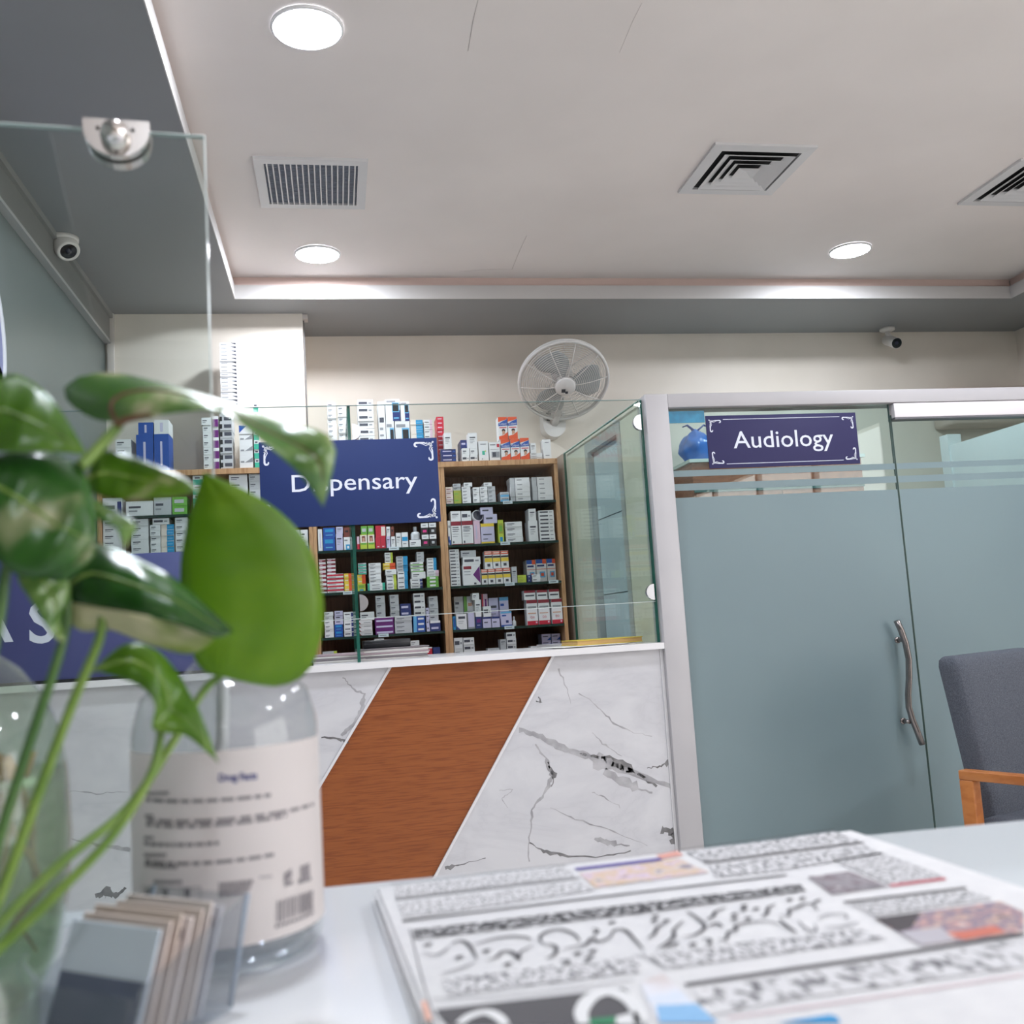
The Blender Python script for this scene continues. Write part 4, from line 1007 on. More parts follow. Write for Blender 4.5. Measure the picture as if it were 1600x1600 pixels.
t = struct(empty('door_1', None, None, (0, YC, 0)))
glass_leaf(t, DX0 + .003, 3.62, 0.0, .006, 2.05)
fpart('edge', DX0 + .0015, DX0 + .003, 0, .01, .006, 2.05, mat('door_glass_edge'), t)
fpart('door_rail', DX0 + .004, 3.62, -.028, .03, 2.034, HB - .003, mat('rail_white', (232, 226, 230), .3), t, .002)
fpart('rail_shadow_gap', DX0 + .004, 3.62, -.027, .03, 2.026, 2.034, mat('rail_grey', (104, 104, 110), .4), t)
# wavy steel pull handle
hm = mat('handle_steel', (150, 142, 140), .24, metal=.9)
ctrl = [(1401, 970), (1408, 985), (1415, 1005), (1420, 1030), (1420.5, 1060), (1419, 1085), (1420, 1105), (1426, 1125), (1433, 1142), (1441, 1163)]
pts = []
for u, v in ctrl:
    p = atY(u, v, YC - .055); pts.append((p.x, -.055, p.z))
hd = MB(); hd.tube(pts, .0165, hm, 14, flat=.75); h_ = hd.build('handle', t)
for u, v in ((1412, 1000), (1421, 1128)):
    p = atY(u, v, YC - .05)
    q = MB(); q.tube([(p.x, -.05, p.z), (p.x, .0, p.z)], .009, hm, 12); q.tube([(p.x, -.006, p.z), (p.x, 0.0, p.z)], .014, hm, 14); q.build('standoff', h_)
t = struct(empty('window_2', None, None, (0, YC, 0)))
glass_leaf(t, 3.63, XR - .004, 0.0, .002, HB - .001)
# blue tape strip at the top corner of the glass
p0, p1_ = atY(1038, 640, YC), atY(1101, 661, YC)
q = MB(); q.box(p0.x + .012, p1_.x, YC - .0035, YC - .0003, p1_.z + .002, HB - .012, noise_mat('tape_blue', (18, 112, 150), (30, 134, 172), 30, 4, .35, bump=.4))
tag(q.build('blue_plate'), 'teal blue plate stuck in the top corner of the audiology glass', 'plate')

# ------------------------------------------------------------------ side wall of the dispensary with its doorway
t = empty('wall_partition', None, None, (0, 0, 0)); struct(t)
def skx(y): return 1.350 - .0385 * (y - 4.09)
dy0, dy1, dzt = 4.40, 4.87, 2.075
def spart(name, d0, d1, y0, y1, z0, z1, m, par):
    q = MB(); q.prism([(skx(y0) + d0, y0), (skx(y0) + d1, y0), (skx(y1) + d1, y1), (skx(y1) + d0, y1)], 'z', z0, z1, m); return q.build(name, par)
spart('wall_piece', 0, .09, YC + .092, dy0 - .05, 0, HT, wall_m, t)
spart('wall_piece', 0, .09, dy1 + .05, YB - .001, 0, HT, wall_m, t)
spart('wall_piece', 0, .09, dy0 - .05, dy1 + .05, dzt + .05, HT, wall_m, t)
spart('jamb', -.005, .1, dy0 - .05, dy0, 0, dzt + .05, frame_m, t)
spart('jamb', -.005, .1, dy1, dy1 + .05, 0, dzt + .05, frame_m, t)
spart('jamb_head', -.005, .1, dy0, dy1, dzt, dzt + .05, frame_m, t)
t = struct(empty('door_2', None, None, (0, 0, 0)))
dpan = mat('door_laminate', (206, 216, 228), .25)
zs_ = [0.01, .62, 1.335, 1.72, dzt - .002]
for a, c in zip(zs_[:-1], zs_[1:]):
    spart('panel', .026, .07, dy0 + .003, dy1 - .003, a + .003, c - .003, dpan, t)
spart('core', .032, .069, dy0 + .004, dy1 - .004, .01, dzt - .003, mat('door_groove', (120, 128, 136), .5), t)

# ------------------------------------------------------------------ what shows above the frosting inside the audiology room
t = empty('wood_cupboard', 'brown wooden cupboard inside the audiology room behind the glass', 'cupboard', (2.72, 5.6, 0))
cw = wood_mat('cupboard_wood', (140, 84, 58), (160, 98, 70), (170, 130, 110), (2, 2, 10))
q = MB(); q.box(-.56, .56, 0, .38, 0, 2.125, cw); q.build('body', t)
q = MB(); q.box(-.58, .58, -.02, .39, 2.125, 2.145, mat('cupboard_top', (200, 216, 212), .2)); q.build('top', t)
for x in (-.28, .28):
    q = MB(); q.box(x - .27, x + .27, -.012, -.001, .1, 1.93, cw); dd_ = q.build('door', t)
    q = MB(); q.tube([(x * .12, -.03, 1.0), (x * .12, -.03, 1.12)], .006, hm, 8); q.build('handle', dd_)
q = MB(); q.box(-.56, .56, -.014, -.001, 1.94, 1.965, mat('cupboard_strip', (70, 110, 108), .2)); q.build('glass_strip', t)
# blue carrier bag on the cupboard
bag = MB(); bm_ = bmesh.new(); bmesh.ops.create_icosphere(bm_, subdivisions=4, radius=1)
for v in bm_.verts:
    n3 = mnoise.noise(v.co * 2.2) * .16 + mnoise.noise(Vector((v.co.x * 7, v.co.y * 7, v.co.z * 1.5))) * .07
    f_ = 1 + n3; z = max(v.co.z, -.8)
    tp = 1 - .42 * max(0, z) ** 1.5
    v.co = Vector((v.co.x * .11 * f_ * tp, v.co.y * .09 * f_ * tp, (z + .8) * .115 * (1 + n3 * .4)))
bag.from_bm(bm_, mat('bag_blue', (44, 116, 206), .28), True)
b0 = atY(1090, 716, 5.72)
t = empty('plastic_bag', 'bright blue tied carrier bag on the brown cupboard', 'bag', (b0.x, 5.72, 2.1455))
bag.build('body', t)
for s_ in (-1, 1):
    q = MB(); q.tube([(0, 0, .19), (s_ * .03, -.01, .215), (s_ * .055 , -.01, .235), (s_ * .075 - .01, -.01, .225)], [.018, .012, .012, .008], mat('bag_dark', (30, 70, 150), .3), 8, flat=.45); q.build('handle', t)
# white low partitions and a wall unit further right
zt = 2.13
a, c = atZ(1424, 708, zt), atZ(1497, 689, zt)
t = struct(empty('wall_inner', None, None, (0, 0, 0)))
pw = mat('inner_white', (214, 222, 224), .4)
fpart('screen_panel', 3.70, 3.76, 4.30, 5.30, 0, zt, pw, t)
fpart('screen_post', 3.69, 3.78, 5.30, 5.38, 0, 2.2, pw, t)
t = empty('air_conditioner', 'grey wall air conditioner glimpsed through the glass at far right', 'air conditioner', (4.42, YB - .2, 2.36))
q = MB(); q.box(-.34, .34, 0, .198, 0, .26, mat('ac_body', (206, 190, 178), .4), bev=.02); q.build('body', t)
for k in range(4):
    q = MB(); q.box(-.31, .31, -.008, .0, .03 + k * .03, .038 + k * .03, mat('ac_slat', (120, 116, 116), .4)); q.build('slat', t)

# ------------------------------------------------------------------ chair by the audiology door
fab = noise_mat('chair_fabric', (70, 74, 84), (92, 96, 106), 260, 3, .95, bump=.5)
arm_w = wood_mat('chair_wood', (178, 108, 56), (196, 126, 70), (210, 180, 150), (3, 1, 3))
CR = atZ(1505, 1205, .62)
ch = empty('armchair', 'charcoal fabric armchair with orange wooden arms by the glass door', 'chair', (CR.x, CR.y, 0), math.radians(24))
# local axes: chair faces -y, its right arm is at x = 0, width to +x
cwid = .68; bt_z = 1.0
def cbox(name, x0, x1, y0, y1, z0, z1, m, bev=.004):
    q = MB(); q.box(x0, x1, y0, y1, z0, z1, m, bev=bev); return q.build(name, ch)
for x in (0.0, cwid - .045):
    cbox('arm', x, x + .045, -.52, .02, .59, .622, arm_w)
    cbox('leg', x, x + .045, -.03, .02, 0, .59, arm_w)
    cbox('leg', x, x + .045, -.52, -.47, 0, .59, arm_w)
    cbox('side_rail', x + .008, x + .037, -.47, -.03, .28, .34, arm_w)
cbox('front_rail', .045, cwid - .045, -.5, -.47, .3, .35, arm_w)
q = MB(); q.box(.05, cwid - .05, -.53, .0, .34, .46, fab, bev=.03); q.build('seat', ch)
# backrest: slightly reclined, tapering cushion
bm_ = bmesh.new(); bmesh.ops.create_cube(bm_, size=2); bmesh.ops.subdivide_edges(bm_, edges=bm_.edges[:], cuts=9, use_grid_fill=True)
hx, hy, hz, rr0 = .275, .05, (bt_z - .36) / 2, .034
for v in bm_.verts:
    p = Vector([math.copysign(abs(c_) ** .55, c_) if abs(c_) > 1e-6 else 0.0 for c_ in v.co])
    p = Vector((p.x * hx, p.y * hy, p.z * hz))
    inn = Vector((max(-hx + rr0, min(hx - rr0, p.x)), max(-hy + rr0, min(hy - rr0, p.y)), max(-hz + rr0, min(hz - rr0, p.z))))
    d = p - inn
    if d.length > 1e-6: p = inn + d.normalized() * rr0
    zf = (p.z + hz) / (2 * hz); xf = p.x / hx
    bulge = .02 * (1 - xf * xf) * math.sin(math.pi * zf)
    v.co = Vector((.375 + p.x * (1.0 - .03 * (1 - zf)), -.005 + .09 * zf + p.y - bulge, .36 + hz + p.z))
q = MB(); q.from_bm(bm_, fab, True); q.build('backrest', ch)

# ------------------------------------------------------------------ wall fan
fc = atY(881, 596, YB - .34)
fan = empty('wall_fan', 'white wall fan with wire guard above the cabinet top', 'fan', (fc.x, YB - .001, fc.z - .20))
fw = mat('fan_white', (224, 222, 220), .35); fwire = mat('fan_wire', (226, 222, 218), .35); fbl = mat('fan_blade', (176, 182, 184), .35); fdk = mat('fan_dark', (66, 68, 74), .5)
R_ = .272
axd = Vector((-.06, -.70, -.71)).normalized()
FM = Vector((0, 0, 1)).rotation_difference(axd).to_matrix().to_4x4()
# keep a tidy roll: local x stays horizontal
zax = axd; xax = Vector((0, 0, 1)).cross(zax).normalized(); yax = zax.cross(xax)
FM = Matrix(((xax.x, yax.x, zax.x, 0), (xax.y, yax.y, zax.y, -.34 + .001), (xax.z, yax.z, zax.z, .20), (0, 0, 0, 1)))
def ringpts(r, z, n=44): return [FM @ Vector((r * math.cos(2 * math.pi * k / n), r * math.sin(2 * math.pi * k / n), z)) for k in range(n)]
def domez(r): return .058 * (1 - (r / R_) ** 2.6)
q = MB(); q.tube(ringpts(R_, 0), .0095, fw, 8, closed=True); q.tube(ringpts(R_, -.02), .009, fw, 8, closed=True); q.build('guard_rim', fan)
q = MB()
for k in range(17):
    r = .066 + k * (R_ - .072) / 17; q.tube(ringpts(r, domez(r), 40), .0018, fwire, 5, closed=True)
tag(q.build('front_guard_rings', fan), kind='stuff')
for k in range(10):
    a = 2 * math.pi * k / 10 + .1
    q = MB(); q.tube([FM @ Vector((r * math.cos(a), r * math.sin(a), domez(r) + .003)) for r in (.05, .1, .16, .21, .245, R_ - .003)], .0026, fwire, 5); q.build('guard_spoke', fan)
q = MB()
for k in range(12):
    r = .08 + k * (R_ - .085) / 12; q.tube(ringpts(r, -.02 - .07 * (1 - (r / R_) ** 2), 40), .0016, fwire, 5, closed=True)
tag(q.build('rear_guard_rings', fan), kind='stuff')
for k in range(8):
    a = 2 * math.pi * k / 8
    q = MB(); q.tube([FM @ Vector((r * math.cos(a), r * math.sin(a), -.02 - .07 * (1 - (r / R_) ** 2))) for r in (.06, .12, .18, .23, R_)], .0022, fwire, 5); q.build('rear_spoke', fan)
q = MB(); q.lathe([(.062, .052), (.062, .066), (.055, .072), (.0001, .074)], fw, 28, mtx=FM); hb = q.build('hub_cap', fan)
q = MB()
for dx, dz, r in ((-.012, -.022, .012), (.008, -.034, .008)): 
    q.add([FM @ Vector((dx + r * a, dz + r * c_, .0745)) for a, c_ in ((-1, -1), (1, -1), (1, 1), (-1, 1))], [(0, 1, 2, 3)], fdk)
q.build('badge', hb)
for k in range(3):
    a0 = 2 * math.pi * k / 3 - .18
    q = MB(); vs = []; nr, na = 8, 8
    for i in range(nr + 1):
        r = .035 + (.225 - .035) * i / nr
        half = .22 + .42 * math.sin(math.pi * min(1, i / nr * .82 + .06)) ** 1.0
        for j in range(na + 1):
            u_ = j / na * 2 - 1; ang = a0 + half * u_ + .25 * (i / nr)
            vs.append(FM @ Vector((r * math.cos(ang), r * math.sin(ang), .0 - .022 * u_ * (1 - .35 * i / nr))))
    fs = [(i * (na + 1) + j, i * (na + 1) + j + 1, (i + 1) * (na + 1) + j + 1, (i + 1) * (na + 1) + j) for i in range(nr) for j in range(na)]
    q.add(vs, fs, fbl, True)
    o = q.build('blade', fan); md = o.modifiers.new('thick', 'SOLIDIFY'); md.thickness = .002
q = MB(); q.lathe([(.0001, .03), (.042, .03), (.045, .0), (.04, -.03), (.0001, -.03)], fw, 24, mtx=FM); q.build('spinner', fan)
q = MB(); q.lathe([(.0001, -.035), (.062, -.035), (.066, -.05), (.066, -.12), (.05, -.145), (.0001, -.15)], fw, 24, mtx=FM); q.build('motor', fan)
q = MB(); q.tube([FM @ Vector((0, 0, -.10)), Vector((-.01, -.17, .12)), Vector((-.02, -.14, .02)), Vector((-.02, -.075, -.01))], [.036, .034, .03, .03], fw, 12); q.build('neck', fan)
q = MB()
pl = []
for k in range(15):
    a = math.pi * k / 14; pl.append((-.02 + .072 * math.cos(a + math.pi), .03 - .085 * math.sin(a) if False else -.02 - .075 * math.sin(a)))
pl = [(-.02 - .072, .075), *pl, (-.02 + .072, .075)]
q.prism(pl, 'y', -.105, .0, fw); q.build('wall_mount', fan)
q = MB(); q.box(-.07, .03, -.108, -.1052, .01, .07, fdk); q.build('mount_recess', fan)
for k in range(4):
    q = MB(); q.box(-.068, .028, -.1105, -.1082, .018 + k * .014, .023 + k * .014, fw); q.build('mount_slat', fan)
# ------------------------------------------------------------------ reception table in front of the camera
TZ = 1.05
tL, tR = atZ(505, 1385, TZ), atZ(1600, 1280, TZ)
tdir = (tR - tL).normalized(); tin = Vector((tdir.y, -tdir.x, 0))     # towards the camera
ang = math.atan2(tdir.y, tdir.x)
mid = tL + tdir * .25
t = empty('reception_desk', 'glossy white reception desk top in the foreground', 'desk', (mid.x, mid.y, 0), ang)
tabm = noise_mat('desk_white', (226, 228, 232), (232, 234, 238), 2, 2, .16)
q = MB(); q.box(-1.1, 1.3, -.62, 0, TZ - .035, TZ, tabm, bev=.003); q.build('desk_top', t)
q = MB(); q.box(-1.08, 1.28, -.10, -.03, 0, TZ - .035, mat('desk_panel', (214, 212, 212), .3)); q.build('front_panel', t)
for x in (-1.08, 1.25):
    q = MB(); q.box(x, x + .03, -.6, -.1, 0, TZ - .035, mat('desk_panel')); q.build('side_panel', t)

# ------------------------------------------------------------------ newspaper
NZ = TZ + .0085
nTL, nTR = atZ(588, 1388, NZ), atZ(1332, 1297, NZ)
nx = (nTR - nTL); NW = nx.length; nx.normalize(); nyv = Vector((nx.y, -nx.x, 0)); NL = .40
news = empty('newspaper', 'folded printed newspaper with large script headline lying on the desk', 'newspaper', (nTL.x, nTL.y, TZ), math.atan2(nx.y, nx.x))
newsp = noise_mat('newsprint', (206, 205, 208), (213, 212, 214), 90, 3, .85)
rnd = random.Random(3); z = .0003
for k in range(6):
    h = .0011
    q = MB(); e = .0035 * (5 - k) / 5 + rnd.uniform(-.0012, .0012)
    q.box(-e, NW - rnd.uniform(0, .0015) , -NL, rnd.uniform(-.002, .0) if k < 5 else 0, z, z + h, newsp, bev=.0004)
    q.build('page', news); z += h + .0003
# local print plane
NI = Matrix.Translation(Vector((nTL.x, nTL.y, TZ))) @ Matrix.Rotation(math.atan2(nx.y, nx.x), 4, 'Z'); NI.invert()
def nl(u, v, dz=0.0):
    p = NI @ atZ(u, v, NZ); return Vector((p.x, p.y, z + .00015 + dz))
ink = mat('newsprint_ink', (72, 70, 75), .8); ink2 = mat('newsprint_ink_soft', (120, 119, 124), .85)
def text_mat(name, dark, light, sx, sy, th):
    if name in MATS: return MATS[name]
    m = mat(name, light, .85); nt, N, L, b = nodes(m)
    tc = N.new('ShaderNodeTexCoord'); mp = N.new('ShaderNodeMapping'); mp.inputs['Scale'].default_value = (sx, sy, 1)
    nz = N.new('ShaderNodeTexNoise'); nz.inputs['Scale'].default_value = 1.0; nz.inputs['Detail'].default_value = 2.5
    cr = N.new('ShaderNodeValToRGB'); cr.color_ramp.elements[0].position = th - .06; cr.color_ramp.elements[0].color = lin(dark)
    cr.color_ramp.elements[1].position = th + .06; cr.color_ramp.elements[1].color = lin(light)
    L.new(tc.outputs['Object'], mp.inputs[0]); L.new(mp.outputs[0], nz.inputs['Vector']); L.new(nz.outputs['Fac'], cr.inputs[0]); L.new(cr.outputs[0], b.inputs['Base Color'])
    return m
tx_small = text_mat('print_small', (96, 95, 100), (208, 207, 210), 620, 330, .46)
tx_med = text_mat('print_medium', (104, 103, 108), (208, 207, 210), 420, 190, .47)
tx_bold = text_mat('print_bold', (36, 35, 40), (196, 195, 198), 330, 260, .55)
def npoly(name, pts, m, dz=0.0):
    q = MB(); q.add([nl(u, v, dz) for u, v in pts], [tuple(range(len(pts)))], m); o = q.build(name, news)
    return o
def nstroke(mb, pts, w, m, dz=.0001):
    # smooth polyline stroke, w in millimetres (list or number)
    P = [nl(u, v, dz) for u, v in pts]
    S = []; n = len(P)
    for i in range(n - 1):
        p0, p1, p2, p3 = P[max(0, i - 1)], P[i], P[i + 1], P[min(n - 1, i + 2)]
        for k in range(6):
            s = k / 6
            S.append(.5 * ((2 * p1) + (p2 - p0) * s + (2 * p0 - 5 * p1 + 4 * p2 - p3) * s * s + (3 * p1 - p0 - 3 * p2 + p3) * s ** 3))
    S.append(P[-1]); N_ = len(S); up = []; dn = []
    for i, p in enumerate(S):
        a = S[max(0, i - 1)]; c = S[min(N_ - 1, i + 1)]; d = c - a; d.z = 0; d.normalize(); nn = Vector((-d.y, d.x, 0))
        f_ = i / (N_ - 1)
        ww = (w if not hasattr(w, '__len__') else w[0] + (w[1] - w[0]) * math.sin(math.pi * f_)) * .0005
        up.append(p + nn * ww); dn.append(p - nn * ww)
    mb.add(up + dn, [(i, N_ + i, N_ + i + 1, i + 1) for i in range(N_ - 1)], m)
Fz = lambda L: [(600 + x / 4, 1380 + y / 4) for x, y in L]
Gz = lambda L: [(1000 + x / 4, 1290 + y / 4) for x, y in L]
Hz = lambda L: [(1240 + x / 4.4444, 1360 + y / 4.4444) for x, y in L]
# rules
for pts, w in (([(611, 1383), (750, 1367), (884, 1352)], 1.6), ([(617, 1407), (906, 1373)], 1.7), ([(628, 1440.5), (900, 1407), (1100, 1383), (1229, 1368)], 2.4),
               ([(1063, 1329), (1303, 1297.5)], 1.6), ([(1100, 1350), (1350, 1317)], 2.2), ([(1071, 1540), (1240, 1515), (1400, 1492), (1600, 1461)], 3.0),
               ([(1319, 1411), (1510, 1388)], 2.6), ([(676, 1562), (800, 1556), (990, 1533)], .6), ([(585 + 55, 1452), (668, 1560), (684, 1600)], .5)):
    q = MB(); nstroke(q, pts, w, ink); q.build('rule', news)
q = MB(); nstroke(q, [(1391, 1385), (1477, 1374)], 3.2, mat('print_red', (204, 92, 106), .8)); q.build('red_bar', news)
q = MB(); nstroke(q, [(1137, 1592), (1400, 1555), (1600, 1524)], 1.0, mat('print_pink', (206, 172, 178), .8)); q.build('pink_rule', news)
# text blocks
npoly('text_block', [(613, 1387), (884, 1355), (900, 1370), (618, 1403)], tx_small)
npoly('text_block', [(621, 1412), (908, 1378), (930, 1392), (630, 1436)], tx_small)
npoly('text_block', [(1070, 1332), (1305, 1300), (1345, 1315), (1098, 1347)], tx_med)
npoly('text_block', [(1108, 1353), (1352, 1321), (1380, 1335), (1215, 1362), (1118, 1372)], tx_med)
npoly('text_block', [(1300, 1345), (1378, 1332), (1478, 1371), (1392, 1383)], tx_small)
npoly('text_block', [(1330, 1414), (1512, 1392), (1550, 1405), (1366, 1432)], tx_small)
npoly('headline_band', [(644, 1454), (1000, 1412), (1250, 1382), (1260, 1393), (1000, 1428), (648, 1469)], tx_bold)
npoly('text_block', [(690, 1532), (1000, 1492), (1000, 1520), (700, 1556)], tx_med)
npoly('text_block', [(1002, 1493), (1340, 1452), (1385, 1468), (1040, 1515)], tx_med)
npoly('text_block', [(1100, 1590), (1240, 1562), (1600, 1512), (1600, 1468), (1250, 1522), (1085, 1548)], text_mat('print_large', (108, 107, 112), (207, 206, 209), 190, 110, .45))
# pictures
def pic_mat(name, cols, sc=60):
    if name in MATS: return MATS[name]
    m = mat(name, cols[0], .7); nt, N, L, b = nodes(m)
    tc = N.new('ShaderNodeTexCoord'); nz = N.new('ShaderNodeTexNoise'); nz.inputs['Scale'].default_value = sc; nz.inputs['Detail'].default_value = 3
    cr = N.new('ShaderNodeValToRGB')
    while len(cr.color_ramp.elements) < len(cols): cr.color_ramp.elements.new(.5)
    for i, c in enumerate(cols):
        cr.color_ramp.elements[i].position = .3 + .4 * i / (len(cols) - 1); cr.color_ramp.elements[i].color = lin(c)
    L.new(tc.outputs['Object'], nz.inputs['Vector']); L.new(nz.outputs['Fac'], cr.inputs[0]); L.new(cr.outputs[0], b.inputs['Base Color'])
    return m
npoly('picture', [(905, 1366), (1060, 1342), (1108, 1364), (930, 1388)], pic_mat('picture_market', [(110, 106, 126), (200, 186, 184), (200, 174, 146), (204, 186, 204), (150, 124, 118)], 70))
npoly('picture', [(897, 1357), (1030, 1341), (1036, 1345), (902, 1361)], mat('print_violet', (96, 84, 150), .8))
npoly('picture', [(1025, 1337), (1058, 1330), (1068, 1337), (1035, 1343)], mat('print_salmon', (206, 150, 140), .8))
npoly('picture', [(1262, 1371), (1327, 1362), (1389, 1386), (1300, 1399)], pic_mat('picture_grey', [(86, 82, 90), (150, 144, 150), (110, 96, 104), (190, 186, 190)], 90))
pic3 = [(1366, 1436), (1562, 1409), (1600, 1426), (1600, 1457), (1440, 1479)]
npoly('picture', pic3, pic_mat('picture_meeting', [(96, 88, 96), (196, 164, 152), (120, 114, 136), (196, 150, 140), (206, 196, 198)], 110))
npoly('picture', [(1366, 1436), (1440, 1426), (1424, 1452), (1405, 1457)], mat('picture_dark', (72, 66, 70), .8), .0001)
npoly('picture', [(1405, 1458), (1470, 1450), (1492, 1471), (1440, 1479)], mat('picture_table', (178, 174, 182), .8), .0001)
npoly('picture', [(1480, 1460), (1555, 1448), (1572, 1458), (1506, 1470)], mat('picture_cloth', (196, 112, 96), .8), .0001)
npoly('picture', Fz([(320, 795), (1500, 660), (1600, 740), (1640, 800), (1640, 900), (400, 900)]), mat('print_black', (78, 76, 80), .8))
q = MB(); nstroke(q, Fz([(1250, 890), (1235, 810), (1300, 720), (1420, 690), (1540, 740), (1600, 830), (1600, 890)]), (4, 7), mat('print_white', (214, 214, 216), .8), .0003); q.build('picture_arc', news)
q = MB(); nstroke(q, Fz([(470, 890), (540, 840), (640, 815), (720, 850), (760, 900)]), (3, 5), mat('print_white'), .0003); q.build('picture_arc', news)
npoly('picture', Fz([(1280, 860), (1450, 845), (1450, 890), (1290, 900)]), mat('print_green', (44, 124, 86), .8), .0003)
npoly('picture', Fz([(1452, 845), (1580, 812), (1620, 900), (1452, 895)]), mat('print_white'), .0003)
npoly('picture', Gz([(0, 990), (140, 925), (470, 1240), (110, 1240)]), pic_mat('picture_sky', [(200, 190, 190), (214, 214, 222), (190, 206, 226)], 40))
npoly('picture', Gz([(100, 1130), (355, 1120), (490, 1240), (120, 1240)]), mat('print_sky', (132, 176, 216), .8), .0001)
npoly('picture', Gz([(860, 1240), (1190, 1188), (1235, 1205), (1255, 1240)]), mat('print_blue', (44, 140, 196), .8), .0001)
npoly('picture', Fz([(232, 745), (262, 740), (300, 860), (265, 865)]), mat('print_orange', (220, 168, 150), .8), .0001)
# big script headline, drawn as broad pen strokes
HEAD = [
 Fz([(420, 385), (470, 365), (520, 380), (555, 425), (580, 480)]), Fz([(560, 390), (680, 355), (800, 338), (890, 345), (915, 360)]), Fz([(350, 575), (420, 555), (500, 530), (570, 500)]),
 Fz([(240, 440), (310, 455), (360, 440), (410, 400)]), Fz([(640, 490), (700, 470), (740, 435), (800, 435), (845, 480), (850, 440), (930, 395)]), Fz([(990, 385), (975, 340), (1030, 305), (1110, 295), (1190, 325), (1225, 370)]),
 Fz([(990, 385), (1050, 390), (1080, 415), (1060, 455), (1010, 478)]), Fz([(1095, 488), (1150, 490), (1140, 515), (1115, 520)]), Fz([(1120, 420), (1200, 400), (1260, 390), (1300, 350), (1340, 370), (1400, 350), (1430, 320)]),
 Fz([(1300, 290), (1335, 300), (1310, 330)]), Fz([(1420, 320), (1450, 295), (1510, 300), (1560, 350), (1620, 420)]), Fz([(480, 600), (600, 605), (700, 580), (770, 570)]),
 Gz([(-20, 560), (10, 530), (40, 540)]), Gz([(50, 710), (90, 680), (110, 640), (170, 610)]), Gz([(110, 775), (180, 730), (215, 690), (210, 660), (270, 600)]), Gz([(270, 700), (340, 690), (400, 650), (395, 615), (340, 570), (290, 540)]),
 Gz([(150, 770), (220, 745), (240, 735)]), Gz([(415, 595), (460, 570), (470, 545), (540, 515)]), Gz([(430, 635), (480, 615), (515, 640)]), Gz([(490, 715), (535, 720), (555, 670), (600, 660), (600, 630), (690, 610), (800, 605), (870, 625)]),
 Gz([(385, 715), (430, 715), (440, 735), (420, 755)]), Gz([(755, 575), (795, 555), (800, 520), (850, 495)]), Gz([(870, 565), (930, 570), (935, 530), (975, 520), (1030, 495), (1080, 500), (1110, 535)]), Gz([(1080, 490), (1130, 465)]),
 Gz([(870, 590), (920, 635), (980, 675)]), Gz([(1110, 590), (1180, 560), (1280, 560), (1290, 590)]), Gz([(1160, 640), (1260, 635), (1370, 610)]), Gz([(990, 600), (1040, 650), (1100, 660), (1090, 620)]),
]
SOFT = {2, 3, 11, 25, 26, 27}
for i, pl in enumerate(HEAD):
    q = MB(); nstroke(q, pl, (.6, 1.9) if i not in SOFT else (.5, 1.3), ink if i not in SOFT else ink2, .0002); q.build('headline_stroke', news)
DOTS = Fz([(275, 388), (470, 468), (640, 428), (775, 512), (1210, 445), (1305, 430), (1285, 470), (1425, 250)]) + Gz([(95, 570), (90, 600), (165, 600), (650, 505), (650, 530), (725, 525), (590, 560), (590, 590), (675, 585), (935, 467), (1015, 460), (330, 748)])
for u, v in DOTS:
    q = MB(); c0 = nl(u, v, .0002); d = .0021
    q.add([c0 + Vector((-d * 1.25, -.0006, 0)), c0 + Vector((-.0004, -d * .95, 0)), c0 + Vector((d * 1.25, .0006, 0)), c0 + Vector((.0004, d * .95, 0))], [(0, 1, 2, 3)], ink); q.build('headline_dot', news)

# ------------------------------------------------------------------ sanitiser bottle
BC = Vector((-.0575, .525, TZ + .0003)); BR = .0452
bot = empty('sanitiser_bottle', 'clear round bottle with white printed label standing on the desk', 'bottle', BC)
def bz(v, y=None): return atY(355, v, BC.y - BR if y is None else y).z - BC.z
zL0, zL1, zSh = bz(1482), bz(1172), bz(1135)
shell = glass_mat('bottle_plastic', (236, 238, 239), 1.0, .03, haze=.06)
nz_ = bz(1040, BC.y)
prof = [(.0001, .006), (BR * .7, .003), (BR * .9, .0), (BR * .985, .006), (BR, .014), (BR, zSh * .96), (BR * .985, zSh), (BR * .9, zSh + (nz_ - zSh) * .5), (BR * .72, zSh + (nz_ - zSh) * .78), (BR * .45, nz_ - .003), (.0155, nz_ + .002), (.0145, nz_ + .006), (.0145, nz_ + .016)]
q = MB(); q.lathe(prof, shell, 56); q.build('body', bot)
q = MB(); q.lathe([(BR * .8, .005), (BR * .93, .0085), (BR * .93, .013), (.0001, .013)], glass_mat('bottle_base', (205, 210, 214), 1.0, .05, haze=.12), 48); q.build('base', bot)
q = MB(); q.lathe([(.0165, nz_ + .008), (.0165, nz_ + .022), (.012, nz_ + .026), (.006, nz_ + .028), (.006, nz_ + .040), (.0105, nz_ + .042), (.0105, nz_ + .050), (.0001, nz_ + .051)], mat('pump_white', (226, 226, 228), .35), 24)
q.tube([(0, 0, nz_ + .046), (.018, .004, nz_ + .046), (.028, .006, nz_ + .042)], .005, mat('pump_white'), 10); q.build('pump', bot)
q = MB(); q.tube([(.0, 0, nz_ + .01), (-.002, .0, zL1), (-.008, -.006, zL0 + .05), (-.014, -.004, .012)], .0032, mat('dip_tube', (206, 210, 214), .3), 10); q.build('dip_tube', bot)
label_m = translucent_mat('label_paper', (228, 219, 217), (231, 223, 221), .35, 8, .4, .6, .5)
a0 = math.atan2(-BC.y, -BC.x)           # direction from the bottle to the camera
def cyl(a, z, r): return (r * math.cos(a), r * math.sin(a), z)
half = math.radians(92)
q = MB(); n = 48; rr = BR + .0004
vs = [cyl(a0 - half + 2 * half * k / n, zz, rr) for zz in (zL0, zL1) for k in range(n + 1)]
